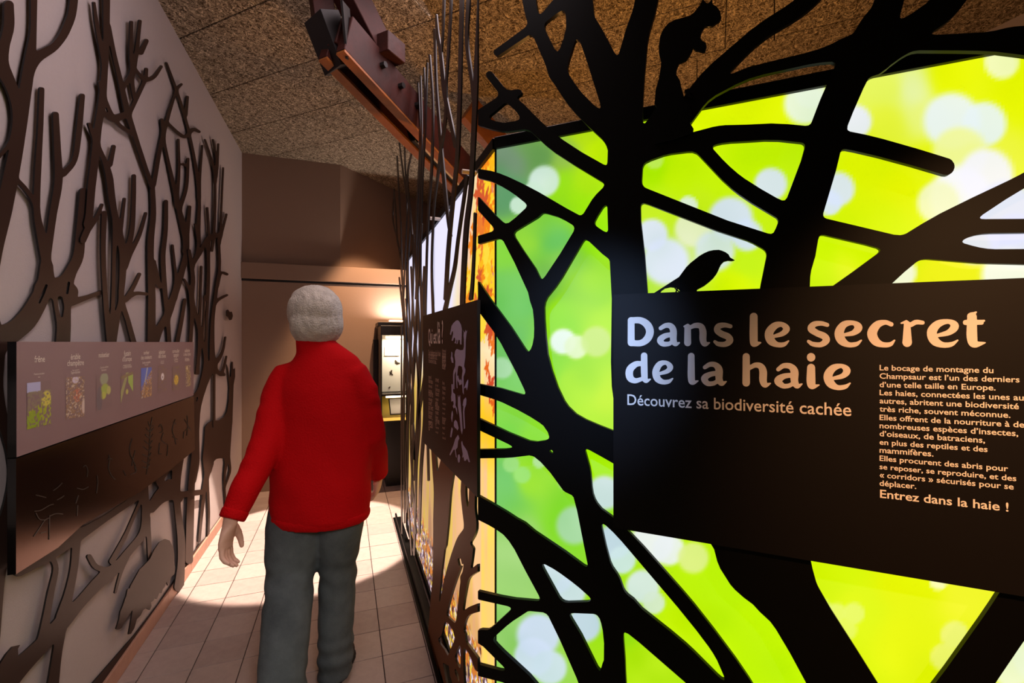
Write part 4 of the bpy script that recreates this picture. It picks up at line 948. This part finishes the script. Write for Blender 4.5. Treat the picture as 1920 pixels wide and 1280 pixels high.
# body: head, neck, arms' hands, trunk, legs in one surface
LSH, LEL, LWR = (-.175, 0, 1.295), (-.19, -.11, 1.03), (-.245, -.255, .78)
RSH, REL, RWR = (.15, .0, 1.295), (.195, .03, 1.03), (.185, .17, .83)
LH, LK, LA = (-.095, 0, .84), (-.118, -.06, .47), (-.04, -.30, .13)
RH, RK, RA = (.078, 0, .84), (.052, .02, .47), (.06, -.03, .09)
bm = bmesh.new()
ell(bm, (HX, HY, HZ), (.083, .106, .124), HR); ell(bm, hp(0, .045, -.055), (.055, .05, .06), HR)      # skull, jaw
ell(bm, hp(0, .098, -.012), (.011, .02, .018), HR, 12); ell(bm, hp(0, .096, .012), (.008, .012, .03), HR, 12)   # nose
for s_ in (-1, 1): ell(bm, hp(s_*.079, -.005, -.005), (.009, .02, .033), HR, 12)                      # ears
ell(bm, hp(0, .09, -.055), (.025, .012, .01), HR, 12); ell(bm, hp(0, .085, -.098), (.022, .018, .016), HR, 12)
tube(bm, [(HX, HY-.015, HZ-.05, .058, .06), (-.03, 0, 1.43, .056, .058), (-.01, -.01, 1.36, .075, .065)])
tube(bm, [(0, 0, 1.38, .07, .06), (0, 0, 1.32, .13, .08), (0, 0, 1.2, .155, .1), (0, 0, 1.05, .15, .1), (-.005, 0, .93, .16, .11), (-.005, 0, .8, .15, .11)])
for a, b, c in ((LSH, LEL, LWR), (RSH, REL, RWR)): tube(bm, [(*a, .045, .045), (*b, .04, .04), (*c, .028, .024)])
for a, b, c in ((LH, LK, LA), (RH, RK, RA)): tube(bm, [(*a, .085, .09), (*b, .058, .06), (*c, .038, .042)])
fuse('body', bm, .007, 'skin', pr, 3)
# hands
def hand(wr, sgn, curl, aim):
    bm = bmesh.new(); W = Vector(wr); D = Vector(aim).normalized(); S_ = Vector((0, 1, 0)); S_ = (S_-D*S_.dot(D)).normalized(); N = D.cross(S_)*sgn  # N: palm side
    def q(a, b, c): return W+D*a+S_*b+N*c
    tube(bm, [(*q(-.04, 0, 0), .027, .022), (*q(.0, 0, 0), .027, .02), (*q(.03, 0, 0), .02, .036), (*q(.065, 0, 0), .016, .042), (*q(.09, 0, .004), .014, .04)], 16)
    for k, (b, L) in enumerate(((.031, .072), (.011, .08), (-.010, .074), (-.029, .058))):
        p = [q(.075, b*.85, 0)]; ang = .25+.06*k; a = .09; c = .004
        for j, f_ in enumerate((.45, .32, .27)):
            a += L*f_*math.cos(ang); c += L*f_*math.sin(ang); p.append(q(a, b*(1.05+.05*j), c)); ang += curl
        tube(bm, [(*pp, r, r) for pp, r in zip(p, (.0105, .0098, .0088, .0072))], 10); ell(bm, p[-1], (.0072,)*3, None, 8)
    p = [q(.015, .022, .006), q(.045, .048, .014), q(.072, .058, .024), q(.095, .058, .034)]
    tube(bm, [(*pp, r, r) for pp, r in zip(p, (.016, .0135, .011, .0085))], 10); ell(bm, p[-1], (.0085,)*3, None, 8)
    return fuse('hand', bm, .0035, 'skin', pr, 2)
hand((-.25, -.262, .762), 1, .45, (-.16, -.12, -1)); hand((.183, .178, .815), -1, .5, (-.15, .35, -1))
# face details
for s_ in (-1, 1):
    for nm, r, y, mm in (('eyeball', .0125, .082, 'eye'), ('iris', .006, .0925, 'iris')):
        bm = bmesh.new(); ell(bm, hp(s_*.031, y, .012), (r, r*.8, r), HR, 12); me = bpy.data.meshes.new(nm); bm.to_mesh(me); bm.free(); o = link(nm, me, mm); o.parent = pr
bm = bmesh.new(); ell(bm, hp(0, .078, -.058), (.052, .038, .048), HR, 20)
o = fuse('face_mask', bm, .005, 'mask', pr, 3); o['label'] = 'pale teal face mask at the left of the chin'
for s_ in (-1, 1):
    bm = bmesh.new(); tube(bm, [(*hp(s_*.045, .085, -.035), .0018, .0018), (*hp(s_*.075, .03, -.012), .0018, .0018), (*hp(s_*.09, -.012, .01), .0018, .0018)], 6)
    me = bpy.data.meshes.new('mask_loop'); bm.to_mesh(me); bm.free(); o = link('mask_loop', me, 'mask'); o.parent = pr
bm = bmesh.new(); tube(bm, [(*hp(-.02, .102, -.05), .003, .003), (*hp(0, .106, -.052), .004, .003), (*hp(.02, .102, -.05), .003, .003)], 8)
me = bpy.data.meshes.new('mouth'); bm.to_mesh(me); bm.free(); o = link('mouth', me, 'lip'); o.parent = pr
# hair
def nz(co, f, s_=0): return (np.sin(co[:, 0]*f+s_)*np.cos(co[:, 1]*f*1.3+s_*2)*np.sin(co[:, 2]*f*.9+1.3*s_))
bm = bmesh.new(); ell(bm, hp(0, -.018, .018), (.112, .124, .118), HR, 28); ell(bm, hp(0, -.04, -.035), (.112, .1, .1), HR, 24); ell(bm, hp(0, .03, .07), (.088, .078, .055), HR, 20)
fuse('hair', bm, .006, 'hair', pr, 14, disp=lambda c: .003*nz(c, 38)+.0022*nz(c*np.array([1, 1, .3]), 150, 1)+.0012*nz(c*np.array([1, 1, .25]), 340, 2))
# jacket
bm = bmesh.new()
tube(bm, [(-.012, -.01, .70, .208, .15), (-.012, -.01, .76, .212, .152), (-.01, -.005, .87, .212, .148), (-.004, 0, 1.0, .208, .140), (-.004, 0, 1.15, .202, .135), (-.006, 0, 1.25, .198, .125), (-.008, 0, 1.31, .188, .11), (-.014, 0, 1.355, .158, .095), (-.022, 0, 1.395, .115, .082), (-.03, 0, 1.425, .086, .075)], 40)
tube(bm, [(-.025, 0, 1.37, .09, .08), (-.035, .0, 1.42, .083, .078), (-.045, .01, 1.475, .078, .08)], 30)
for a, b, c, sg in ((LSH, LEL, LWR, -1), (RSH, REL, RWR, 1)):
    A_, B_, C_ = map(Vector, (a, b, c)); tube(bm, [(*(A_+Vector((-sg*.08, 0, .022))), .06, .07), (*(A_+Vector((-sg*.02, 0, .004))), .068, .076), (*(A_.lerp(B_, .25)), .07, .076), (*(A_.lerp(B_, .6)), .064, .07), (*B_, .062, .066), (*(B_.lerp(C_, .6)), .054, .058), (*(B_.lerp(C_, .97)), .047, .05)], 24)
def folds(c):
    d = .004*nz(c, 17)+.003*nz(c, 31, 1.7)
    d += .006*np.sin(c[:, 2]*38+c[:, 0]*9)*np.clip((.95-c[:, 2])/.3, 0, 1)*np.clip(1, 0, 1)*.5
    arm = np.clip((np.abs(c[:, 0])-.19)/.03, 0, 1); return d+arm*.0018*np.sin(c[:, 2]*60+c[:, 1]*30+3*nz(c, 20))
fuse('jacket', bm, .008, 'red', pr, 8, disp=folds)
bm = bmesh.new(); tube(bm, [(-.045, .01, 1.468, .074, .076), (-.05, .014, 1.486, .078, .08), (-.05, .014, 1.49, .07, .074), (-.047, .011, 1.472, .064, .066)], 30, cap=False)
me = bpy.data.meshes.new('collar_lining'); bm.to_mesh(me); bm.free(); o = link('collar_lining', me, 'collar_in'); o.parent = pr
bm = bmesh.new(); tube(bm, [(-.012, -.01, .68, .203, .146), (-.012, -.01, .70, .212, .152), (-.012, -.01, .72, .212, .152)], 36)
o = fuse('hem_band', bm, .008, 'red', pr, 2)
for a, b in ((LEL, LWR), (REL, RWR)):
    B_, C_ = Vector(a), Vector(b); bm = bmesh.new(); tube(bm, [(*(B_.lerp(C_, .9)), .049, .052), (*(B_.lerp(C_, 1.02)), .046, .049)], 20); fuse('cuff', bm, .006, 'red', pr, 2)
# trousers
bm = bmesh.new(); tube(bm, [(-.008, 0, .95, .165, .12), (-.008, 0, .82, .185, .135), (-.008, 0, .74, .18, .13)], 32)
for (a, b, c), w in (((LH, LK, LA), 1.12), ((RH, RK, RA), .9)):
    A_, B_, C_ = map(Vector, (a, b, c)); E = C_+Vector((0, 0, -.06))
    tube(bm, [(*(A_+Vector((0, 0, .0))), .1*w, .115), (*(A_.lerp(B_, .5)), .112*w, .108), (*B_, .086*w, .088), (*(B_.lerp(C_, .5)), .082*w, .084), (*C_, .076*w, .084), (*E, .074*w, .088)], 28)
fuse('trousers', bm, .008, 'jeans', pr, 5, disp=lambda c: .0045*nz(c, 22)+.004*np.sin(c[:, 2]*70+c[:, 0]*25)*np.clip(1-np.abs(c[:, 2]-.45)/.12, 0, 1)+.004*np.sin(c[:, 2]*90+c[:, 1]*20)*np.clip((.24-c[:, 2])/.1, 0, 1)+.002*nz(c, 60, 3))
# shoes (the left heel is lifted at push-off)
def shoe(ank, pitch, fy):
    t = Matrix.Translation((ank[0], ank[1], 0)); bm = bmesh.new()
    rot = Matrix.Rotation(pitch, 3, 'X')
    def f(x, y, z):
        v = rot @ Vector((x, y-.19, z)); return (ank[0]+v.x, ank[1]+v.y+.19+fy, v.z)
    ell(bm, f(0, .0, .055), (.042, .055, .048), rot); ell(bm, f(0, .1, .042), (.046, .1, .036), rot); ell(bm, f(0, .05, .06), (.04, .08, .045), rot)
    s1 = fuse('shoe', bm, .006, 'shoe', pr, 4)
    bm = bmesh.new(); ell(bm, f(0, -.005, .012), (.043, .05, .013), rot); ell(bm, f(0, .11, .012), (.05, .1, .013), rot); ell(bm, f(0, .05, .012), (.042, .09, .013), rot)
    fuse('shoe_sole', bm, .005, 'sole', pr, 2)
shoe(LA, -.42, -.03); shoe(RA, 0, -.02)
bpy.context.view_layer.update()
